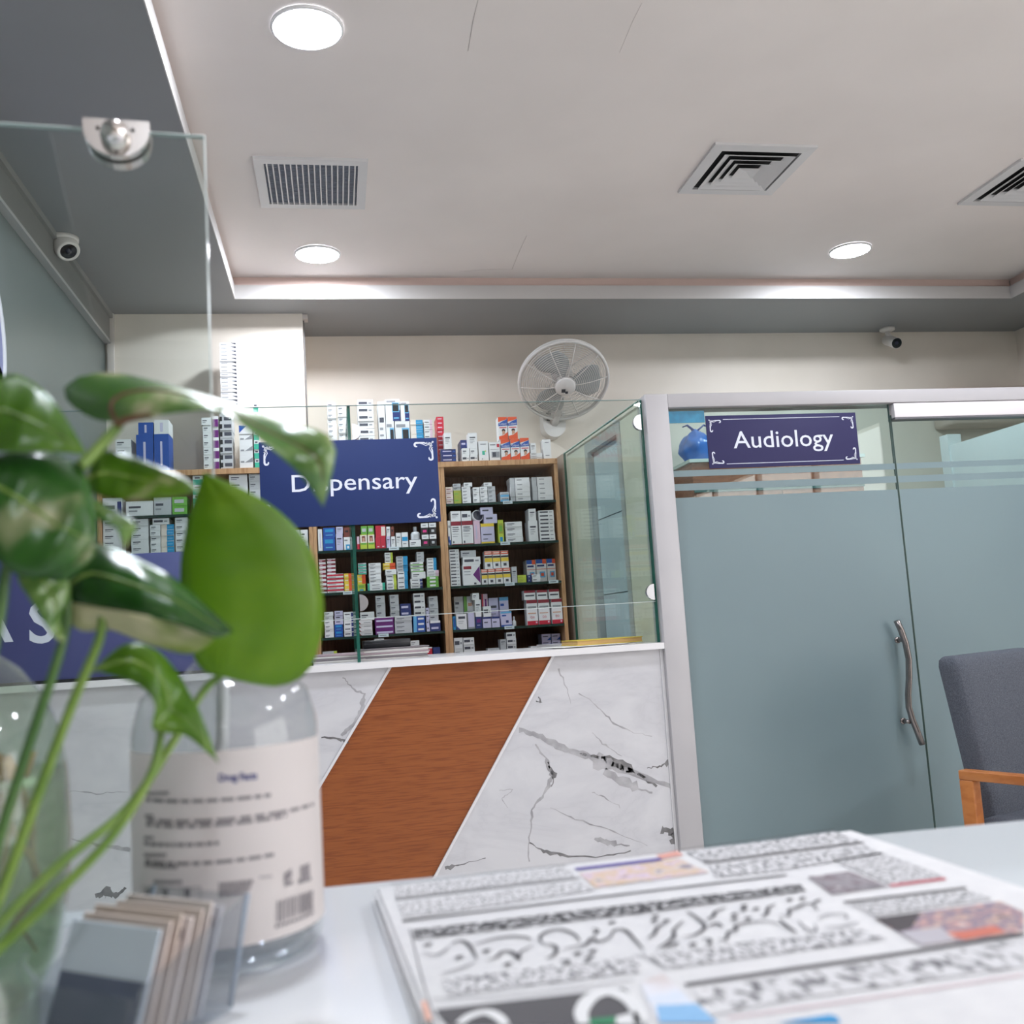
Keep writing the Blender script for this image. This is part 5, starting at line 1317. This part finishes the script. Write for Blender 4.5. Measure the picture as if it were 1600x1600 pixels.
q.add(vs, [(k, k + 1, n + 2 + k, n + 1 + k) for k in range(n)], label_m, True); lab = q.build('label', bot)
lab['label'] = 'white paper label with small print and barcode'
lk = mat('label_ink', (128, 122, 126), .7); lb_ = mat('label_blue', (52, 56, 120), .6); lf = mat('label_faint', (168, 162, 164), .7)
rp = BR + .0008
def lmap(u, v):
    """photo position on the label -> (angle, height)"""
    d = ray(u, v); d.normalize()
    ox, oy = CAM.x - BC.x, CAM.y - BC.y
    A = d.x ** 2 + d.y ** 2; B_ = 2 * (ox * d.x + oy * d.y); C_ = ox * ox + oy * oy - rp * rp
    D_ = B_ * B_ - 4 * A * C_
    if D_ < 0: return None
    s = (-B_ - math.sqrt(D_)) / (2 * A); p = CAM + d * s - BC
    return math.atan2(p.y, p.x), p.z
def lrow(mb, u0, v0, u1, v1, h, m, words=True, seed=0):
    r_ = random.Random(seed); A = lmap(u0, v0); C2 = lmap(u1, v1)
    if not A or not C2: return
    x = 0.0
    while x < 1:
        w = r_.uniform(.05, .12) if words else 1
        e = min(1, x + w)
        k = 4 if words else 14
        vs = []
        for zz in (-h / 2, h / 2):
            for i in range(k + 1):
                s = x + (e - x) * i / k; vs.append(cyl(A[0] + (C2[0] - A[0]) * s, A[1] + (C2[1] - A[1]) * s + zz, rp))
        mb.add(vs, [(i, i + 1, k + 2 + i, k + 1 + i) for i in range(k)], m)
        x = e + (.02 if words else 1)
q = MB()
for i, (u0, v0, u1, v1) in enumerate(((230, 1240, 264, 1239), (228, 1249, 424, 1242), (226, 1275, 240, 1275), (229, 1281, 490, 1256), (228, 1288, 448, 1274), (225, 1309, 240, 1309), (225, 1317, 342, 1317), (225, 1336, 260, 1336), (227, 1345, 428, 1335), (226, 1351, 277, 1355))):
    lrow(q, u0, v0, u1, v1, .0016, lk, True, i)
for i, v in enumerate((1444, 1452, 1460, 1468)): lrow(q, 251, v, 318 + (i % 2) * 10, v + 2, .0018, lk, True, 40 + i)
for i, v in enumerate((1383, 1391, 1399)): lrow(q, 342, v, 396 - i * 4, v - 6, .0018, lk, True, 60 + i)
lrow(q, 240, 1378, 284, 1378, .0016, lk, True, 77); lrow(q, 405, 1371, 425, 1369, .001, lf, True, 78); lrow(q, 232, 1430, 242, 1430, .0025, lk, False)
q.build('small_print', lab)
q = MB()
for (u0, v0, u1, v1) in ((222, 1384, 313, 1386), (222, 1418, 313, 1420)): lrow(q, u0, v0, u1, v1, .0006, lf, False)
for u in (222, 253, 283, 313):
    A, B2 = lmap(u, 1384), lmap(u, 1419)
    q.add([cyl(A[0] - .006, A[1], rp), cyl(A[0] + .006, A[1], rp), cyl(B2[0] + .006, B2[1], rp), cyl(B2[0] - .006, B2[1], rp)], [(0, 1, 2, 3)], lf)
for u in (230, 258, 292):
    lrow(q, u - 4, 1395, u + 5, 1395, .004, lk, False); lrow(q, u - 5, 1411, u + 6, 1411, .002, lf, False)
q.build('warning_icons', lab)
q = MB(); r_ = random.Random(5); u = 433.0
while u < 490:
    w = r_.choice((1.2, 2.0, 3.2, 1.4)); f_ = (u - 433) / 57
    v0 = 1408 - 18 * f_; v1 = 1442 - 21 * f_
    A, B2, C2, D2 = lmap(u, v0), lmap(u + w, v0), lmap(u + w, v1), lmap(u, v1)
    q.add([cyl(*A, rp), cyl(*B2, rp), cyl(*C2, rp), cyl(*D2, rp)], [(0, 1, 2, 3)], lk); u += w + r_.choice((1.2, 1.8, 2.6))
lrow(q, 430, 1448, 490, 1425, .0014, lk, True, 90)
for (u0, v0, u1, v1, h) in ((444, 1372, 456, 1364, .004), (470, 1364, 484, 1358, .006), (445, 1382, 458, 1378, .002), (466, 1378, 486, 1372, .002)): lrow(q, u0, v0, u1, v1, h, lk, False)
q.build('barcode', lab)
# 'Drug Facts' title wrapped on the label
vs, fs = text_geo('Drug Facts', 1.0, .035)
x0 = min(p[0] for p in vs); x1 = max(p[0] for p in vs)
A, B2 = lmap(342, 1218), lmap(402, 1214)
q = MB(); tv = []
hgt = .0047
for x, y in vs:
    s = (x - x0) / (x1 - x0); tv.append(cyl(A[0] + (B2[0] - A[0]) * s, A[1] + (B2[1] - A[1]) * s + y * hgt - .0008, rp + .0001))
q.add(tv, fs, lb_); q.build('title', lab)

# ------------------------------------------------------------------ near glass screen on the desk
GZ = 1.52
g0, g1 = atZ(0, 192, GZ), atZ(322, 213, GZ)
gd = (g1 - g0); gd.z = 0; gd.normalize()
t = empty('desk_glass_screen', 'clear upright glass screen with steel clamp at the left of the desk', 'glass screen', (g1.x, g1.y, TZ), math.atan2(gd.y, gd.x))
H = GZ - TZ
q = MB(); q.box(-.75, -.0015, 0, .004, .0005, H, glass_mat('near_glass', (246, 250, 249), .6)); q.build('pane', t)
em = mat('near_glass_edge', (196, 208, 208), .12, spec=.8)
q = MB(); q.box(-.0015, -.0004, 0, .004, .0005, H + .0008, em); q.build('side_edge', t)
q = MB(); q.box(-.75, -.0015, 0, .004, H, H + .0008, em); q.build('top_edge', t)
ca, cb = atZ(130, 196, GZ), atZ(234, 202, GZ)
cxm = -((ca + cb) / 2 - g1).length; cr_ = (cb - ca).length / 2
def dshape(r, k=16): return [(cxm - r, .004), *[(cxm - r * math.cos(math.pi * i / k), -r * .92 * math.sin(math.pi * i / k) - .002) for i in range(k + 1)], (cxm + r, .004)]
chrome = mat('clamp_chrome', (214, 210, 208), .18, metal=.95)
q = MB(); q.prism([(a, H + c_) for a, c_ in dshape(cr_)], 'y', -.006, -.0003, chrome); cl = q.build('clamp', t)
q = MB(); q.prism([(a, H + c_) for a, c_ in dshape(cr_)], 'y', .0043, .013, chrome); q.build('clamp', t)
mt = Matrix.Translation(Vector((cxm, -.006, H - cr_ * .42))) @ Matrix.Rotation(math.pi / 2, 4, 'X')
q = MB(); q.lathe([(cr_ * .46, 0), (cr_ * .46, .004), (cr_ * .40, .009), (cr_ * .22, .0125), (.0001, .0135)], chrome, 28, mtx=mt); q.build('dome_nut', cl)
for dx, dz in ((-.55, -.12), (.5, -.12), (0, -.86)):
    mt = Matrix.Translation(Vector((cxm + dx * cr_, -.0061, H + dz * cr_))) @ Matrix.Rotation(math.pi / 2, 4, 'X')
    q = MB(); q.lathe([(.0012, .0004), (.0001, .0004)], mat('screw_hole', (30, 28, 28), .6), 12, mtx=mt); q.build('screw_hole', cl)
# ------------------------------------------------------------------ water vase with roots
vD = .43
VC = atD(-72, 1300, vD)
VC = Vector((VC.x, VC.y, TZ + .0003))
def vz(v): return atD(60, v, vD).z - VC.z
k_ = vD / F_PX
vprof = [(.0001, .004)] + [((u + 72) * k_, max(.0, vz(v))) for u, v in ((20, 1572), (58, 1545), (78, 1490), (92, 1400), (97, 1310), (92, 1210), (78, 1140), (55, 1085), (20, 1042), (-12, 1018), (-20, 990), (-18, 960), (-10, 940))]
vase = empty('glass_vase', 'bulbous clear glass vase of water and roots at the left edge', 'vase', VC)
vgl = glass_mat('vase_glass', (226, 236, 226), 1.0, .01, haze=.05)
q = MB(); q.lathe(vprof, vgl, 48); q.build('body', vase)
wz = vz(1225)
q = MB(); q.lathe([((r - .0015), zz + .001) for r, zz in vprof[1:7]] + [(.042, wz), (.0001, wz)], glass_mat('vase_water', (214, 226, 205), 1.0, 0.0, haze=.08), 40); q.build('water', vase)
rootm = noise_mat('root_brown', (150, 112, 70), (190, 160, 110), 40, 3, .6)
rr_ = random.Random(11)
for k in range(9):
    a = rr_.uniform(-1.2, 1.6); r0 = rr_.uniform(.012, .03); P = []
    for i in range(7):
        f_ = i / 6; rad_ = r0 + .012 * math.sin(f_ * 3 + k)
        P.append((math.cos(a + f_ * rr_.uniform(.4, 1.4)) * rad_, math.sin(a + f_ * .8) * rad_ - .004, wz + .012 - f_ * (wz - .004)))
    q = MB(); q.tube(P, [.0022, .0019, .0017, .0015, .0013, .001, .0006], rootm, 6); q.build('root', vase)

# ------------------------------------------------------------------ money plant
jar0 = atD(-60, 1530, .34)
jar = empty('plant_jar', 'small glass jar holding the pothos stems at the left edge', 'jar', (jar0.x, jar0.y, TZ + .0003))
q = MB(); q.lathe([(.0001, .002), (.022, .0), (.024, .006), (.024, .035), (.020, .042), (.021, .046)], glass_mat('jar_glass', (226, 236, 230), 1.0, 0, haze=.04), 28); q.build('body', jar)
plant = empty('pothos_plant', 'variegated green pothos plant with heart-shaped leaves in the foreground', 'plant', (jar0.x, jar0.y, TZ + .004))
PO = Vector((jar0.x, jar0.y, TZ + .004))
CREAM = (224, 214, 176)
leaf_light = translucent_mat('leaf_light', (92, 128, 26), (132, 162, 46), .45, 24, .36, .70, .38, trans=(150, 190, 30))
leaf_mid = translucent_mat('leaf_mid', (76, 118, 24), (104, 142, 38), .35, 34, .40, .58, .28, trans=(120, 165, 30), third=(.70, CREAM))
leaf_dark = translucent_mat('leaf_dark', (28, 68, 20), (48, 94, 30), .15, 30, .42, .62, .26, trans=(70, 120, 25), third=(.90, CREAM))
leaf_var = translucent_mat('leaf_variegated', (70, 116, 44), (122, 154, 84), .30, 38, .42, .56, .24, trans=(120, 165, 50), third=(.66, CREAM), spec=1.0)
leaf_var2 = translucent_mat('leaf_spotted', (70, 112, 26), (104, 142, 38), .35, 30, .42, .60, .26, trans=(120, 165, 30), third=(.66, CREAM), spec=.7)
leaf_pale = translucent_mat('leaf_pale', (128, 148, 70), (206, 200, 164), .35, 24, .40, .50, .35, trans=(190, 196, 130))
petm = noise_mat('petiole_green', (92, 124, 48), (120, 146, 62), 40, 2, .35)
petd = noise_mat('petiole_dark', (56, 92, 38), (74, 108, 48), 40, 2, .35)
petb = noise_mat('petiole_brown', (112, 72, 56), (96, 104, 52), 30, 2, .45)
def petiole(pts, r0, r1, m):
    P = [atD(*p) for p in pts]; S = []; n = len(P)
    for i in range(n - 1):
        p0, p1_, p2_, p3_ = P[max(0, i - 1)], P[i], P[i + 1], P[min(n - 1, i + 2)]
        for k in range(6):
            s = k / 6; S.append(.5 * ((2 * p1_) + (p2_ - p0) * s + (2 * p0 - 5 * p1_ + 4 * p2_ - p3_) * s * s + (3 * p1_ - p0 - 3 * p2_ + p3_) * s ** 3))
    S.append(P[-1]); N_ = len(S)
    q = MB(); q.tube([p - PO for p in S], [r0 + (r1 - r0) * i / (N_ - 1) for i in range(N_)], m, 8); q.build('petiole', plant)
dj = .34
def cr_curve(pts, n):
    """resample a smooth curve through (u, v, distance) points to n + 1 even steps"""
    P = [atD(*p) for p in pts]; S = []; m_ = len(P)
    for i in range(m_ - 1):
        p0, p1_, p2_, p3_ = P[max(0, i - 1)], P[i], P[i + 1], P[min(m_ - 1, i + 2)]
        for k in range(10):
            s = k / 10; S.append(.5 * ((2 * p1_) + (p2_ - p0) * s + (2 * p0 - 5 * p1_ + 4 * p2_ - p3_) * s * s + (3 * p1_ - p0 - 3 * p2_ + p3_) * s ** 3))
    S.append(P[-1])
    L_ = [0.0]
    for i in range(1, len(S)): L_.append(L_[-1] + (S[i] - S[i - 1]).length)
    out = []; j = 0
    for k in range(n + 1):
        d = L_[-1] * k / n
        while j < len(S) - 2 and L_[j + 1] < d: j += 1
        f_ = (d - L_[j]) / max(1e-9, L_[j + 1] - L_[j]); out.append(S[j].lerp(S[j + 1], min(1, f_)))
    return out
def leaf(m, edge_a, edge_b, bulge=.004, rib=True, ribm=None, n=26, k=10):
    """a curved blade between its two margins, both running from the stalk to the tip"""
    A, B2 = cr_curve(edge_a, n), cr_curve(edge_b, n); vs = []; rb = []
    for i in range(n + 1):
        a_, b2 = A[i], B2[i]; mid_ = (a_ + b2) / 2
        nm = -(mid_ - CAM).normalized()
        for j in range(k + 1):
            t_ = j / k; w_ = 4 * t_ * (1 - t_)
            vein_ = .0005 * math.sin(i * 1.5) * w_ - .0012 * math.exp(-((t_ - .5) / .08) ** 2) * min(1, (a_ - b2).length / .02)
            vs.append(a_.lerp(b2, t_) + nm * (bulge * w_ * min(1, (a_ - b2).length / .03) + vein_) - PO)
        rb.append(vs[-(k // 2 + 1)])
    fs = [(i * (k + 1) + j, i * (k + 1) + j + 1, (i + 1) * (k + 1) + j + 1, (i + 1) * (k + 1) + j) for i in range(n) for j in range(k)]
    q = MB(); q.add(vs, fs, m, True); o = q.build('leaf', plant)
    md = o.modifiers.new('thick', 'SOLIDIFY'); md.thickness = .0005
    if rib:
        q = MB(); q.tube(rb[:-2], [.0009 * (1 - i / n) + .0002 for i in range(n - 1)], ribm or petm, 6); q.build('midrib', o)
    return o
def wd(pts, *ds):
    """attach distances to outline points: one value or a few spread along the curve"""
    n = len(pts) - 1; out = []
    for i, (u, v) in enumerate(pts):
        f_ = i / n * (len(ds) - 1); j = min(int(f_), len(ds) - 2) if len(ds) > 1 else 0
        d = ds[0] if len(ds) == 1 else ds[j] + (ds[j + 1] - ds[j]) * (f_ - j)
        out.append((u, v, d))
    return out
# big light leaf, tip up
leaf(leaf_light, wd([(345, 1056), (315, 1046), (296, 1005), (283, 935), (283, 870), (297, 800), (319, 738)], .43, .425, .43), wd([(345, 1056), (392, 1068), (440, 1072), (482, 1048), (504, 985), (503, 915), (480, 848), (438, 800), (380, 764), (319, 738)], .43, .445, .445, .43), .006, rib=False)
# long leaf arching over the sign, folded along its midrib
leaf(leaf_var, wd([(188, 660), (150, 656), (112, 634), (98, 610), (122, 589), (178, 582), (262, 600), (345, 624), (430, 654), (498, 672), (524, 693), (519, 740), (505, 792)], .375, .395, .405, .40, .385, .385), wd([(188, 660), (232, 652), (282, 643), (332, 640), (370, 655), (400, 680), (432, 707), (470, 744), (505, 792)], .375, .365, .365, .375, .385), .004, ribm=petb)
# leaf under it
leaf(leaf_mid, wd([(136, 748), (150, 712), (172, 704), (205, 712), (255, 731), (290, 747), (310, 764)], .37, .385, .375), wd([(136, 748), (148, 772), (200, 780), (250, 777), (288, 772), (310, 764)], .37, .362, .37), .003)
# upper left leaf
leaf(leaf_var2, wd([(-60, 660), (-30, 605), (0, 588), (32, 586), (72, 614), (104, 655), (136, 710)], .35, .365, .35), wd([(-60, 660), (-30, 695), (10, 706), (78, 706), (136, 710)], .35, .34, .35), .005)
# dark leaves at left
leaf(leaf_dark, wd([(-50, 740), (0, 711), (60, 702), (112, 720), (138, 752), (150, 800), (152, 842)], .345, .36, .35), wd([(-50, 740), (-30, 830), (0, 880), (50, 905), (105, 890), (152, 842)], .345, .335, .35), .006)
leaf(leaf_dark, wd([(20, 770), (60, 752), (100, 770), (135, 810), (152, 862)], .352, .36, .357), wd([(20, 770), (40, 850), (75, 905), (115, 900), (152, 862)], .352, .35, .357), .004)
leaf(leaf_var, wd([(126, 768), (150, 780), (186, 800), (214, 820), (204, 840), (196, 858)], .362, .372, .363), wd([(126, 768), (134, 798), (160, 812), (182, 824), (190, 842), (196, 858)], .362, .357, .363), .002)
# dark central leaf and its pale folded-under half
leaf(leaf_dark, wd([(82, 934), (100, 888), (130, 846), (200, 866), (275, 905), (330, 953), (364, 986)], .375, .39, .385, .375), wd([(82, 934), (156, 950), (215, 961), (273, 973), (336, 996), (364, 986)], .375, .362, .375), .005)
leaf(leaf_pale, wd([(86, 936), (156, 950), (215, 961), (273, 973), (336, 996)], .3755, .3625, .3745), wd([(86, 936), (94, 960), (128, 986), (172, 984), (230, 1006), (290, 1022), (320, 1012), (336, 996)], .376, .374, .378, .3748), .002, rib=False)
# small leaf at the far left and the lower leaf
leaf(leaf_var, wd([(30, 882), (46, 867), (76, 880), (106, 906), (109, 932), (97, 962), (100, 1002)], .36, .368, .365), wd([(30, 882), (28, 906), (46, 936), (70, 974), (88, 998), (100, 1002)], .36, .357, .365), .003)
leaf(leaf_mid, wd([(145, 1047), (195, 1006), (242, 1014), (277, 1050), (297, 1085), (316, 1120), (341, 1191)], .385, .40, .385), wd([(145, 1047), (200, 1063), (230, 1081), (244, 1106), (238, 1139), (262, 1146), (292, 1150), (341, 1191)], .385, .378, .385), .004)
# stems
petiole([(-60, 1530, dj), (0, 1445, .36), (100, 1345, .38), (200, 1262, .40), (270, 1160, .415), (318, 1080, .428), (345, 1056, .43)], .0021, .0016, petm)
petiole([(-60, 1530, dj), (0, 1480, .352), (90, 1395, .36), (180, 1300, .372), (240, 1200, .383), (252, 1110, .388), (240, 1050, .388)], .0022, .0015, petm)
petiole([(-60, 1530, dj), (-10, 1340, .35), (40, 1180, .36), (90, 1030, .367), (105, 960, .372), (95, 890, .372), (70, 860, .373)], .0021, .0016, petd)
petiole([(-60, 1530, dj), (0, 1400, .355), (60, 1240, .365), (115, 1095, .37), (155, 1000, .371), (160, 960, .372)], .0021, .0017, petm)
petiole([(-60, 1530, dj), (-45, 1200, .34), (-18, 1050, .345), (0, 960, .35), (14, 870, .352), (50, 790, .353), (120, 735, .36), (188, 662, .375)], .0022, .0017, petd)
petiole([(125, 730, .36), (150, 705, .366), (186, 664, .375)], .0024, .002, petm)
petiole([(-60, 1530, dj), (-70, 1100, .33), (-60, 800, .335), (-40, 680, .345), (-30, 602, .35)], .002, .0015, petd)
petiole([(182, 664, .373), (200, 655, .372), (240, 648, .370)], .0016, .0012, petb)

# ------------------------------------------------------------------ acrylic card holder with cards
hc = atZ(165, 1640, TZ)
ho = empty('card_holder', 'clear acrylic card holder at the lower left corner of the desk', 'card holder', (hc.x, hc.y + .012, TZ + .0003), math.radians(-38))
acr = glass_mat('acrylic', (240, 242, 244), .8, .02, haze=.03)
acr_e = mat('acrylic_edge', (150, 162, 178), .15)
def plate(name, pts, thick, m, par):
    """thin plate from 4 corners"""
    P = [Vector(p) for p in pts]; nn = (P[1] - P[0]).cross(P[3] - P[0]).normalized() * thick
    q = MB(); q.add([p for p in P] + [p + nn for p in P], [(0, 3, 2, 1), (4, 5, 6, 7), (0, 1, 5, 4), (1, 2, 6, 5), (2, 3, 7, 6), (3, 0, 4, 7)], m); return q.build(name, par)
hw_ = .028
plate('base', [(-hw_, -.02, 0), (hw_, -.02, 0), (hw_, .035, 0), (-hw_, .035, 0)], .002, acr, ho)
plate('back', [(-hw_, .034, .002), (hw_, .034, .002), (hw_, .046, .044), (-hw_, .046, .044)], .002, acr, ho)
plate('front', [(-hw_, -.02, .002), (hw_, -.02, .002), (hw_, -.014, .022), (-hw_, -.014, .022)], .002, acr, ho)
for s_ in (-1, 1):
    plate('side', [(s_ * hw_, -.02, .002), (s_ * hw_, .034, .002), (s_ * hw_, .046, .044), (s_ * hw_, -.012, .024)], .0018, acr, ho)
    q = MB(); q.tube([(s_ * hw_, .035, .002), (s_ * hw_, .047, .044)], .0011, acr_e, 6); q.build('side_edge', ho)
cards = [((196, 204, 214), 'white front card with dark blue-grey lower half'), ((212, 196, 188), 'cream card'), ((206, 190, 180), 'beige card'), ((220, 208, 204), 'pale pink card'), ((200, 186, 178), 'tan card'), ((216, 206, 202), 'off-white card'), ((196, 196, 204), 'grey-white rear card')]
for k, (c, lb) in enumerate(cards):
    t_ = empty('business_card', '%s standing in the clear card holder' % lb, 'card', ho.matrix_basis @ Vector((0, -.012 + k * .0055, .0026)), math.radians(-38), 'cards in the acrylic holder')
    h_, w_ = .039 + .0015 * (k % 3), .025
    ly = .014
    cm = mat('card_stock_%d' % k, c, .6)
    y0 = 0
    q = MB(); P = [(-w_, 0, 0), (w_, 0, 0), (w_, ly, h_), (-w_, ly, h_)]
    q.add([*P, *[(a, b_ + .0012, c_) for a, b_, c_ in P]], [(0, 1, 2, 3), (7, 6, 5, 4), (0, 4, 5, 1), (1, 5, 6, 2), (2, 6, 7, 3), (3, 7, 4, 0)], cm); q.build('stock', t_)
    if k == 0:
        f1 = .55
        q = MB(); q.add([(-w_ + .001, -.0004, .001), (w_ - .001, -.0004, .001), (w_ - .001, ly * f1 - .0004, h_ * f1), (-w_ + .001, ly * f1 - .0004, h_ * f1)], [(0, 1, 2, 3)], mat('card_slate', (92, 98, 116), .5)); q.build('printed_half', t_)
    else:
        q = MB(); q.add([(w_ - .012, ly * .8 - .0004, h_ * .8), (w_ - .003, ly * .8 - .0004, h_ * .8), (w_ - .003, ly * .9 - .0004, h_ * .9), (w_ - .012, ly * .9 - .0004, h_ * .9)], [(0, 1, 2, 3)], mat('card_ink', (88, 72, 84), .6)); q.build('print', t_)
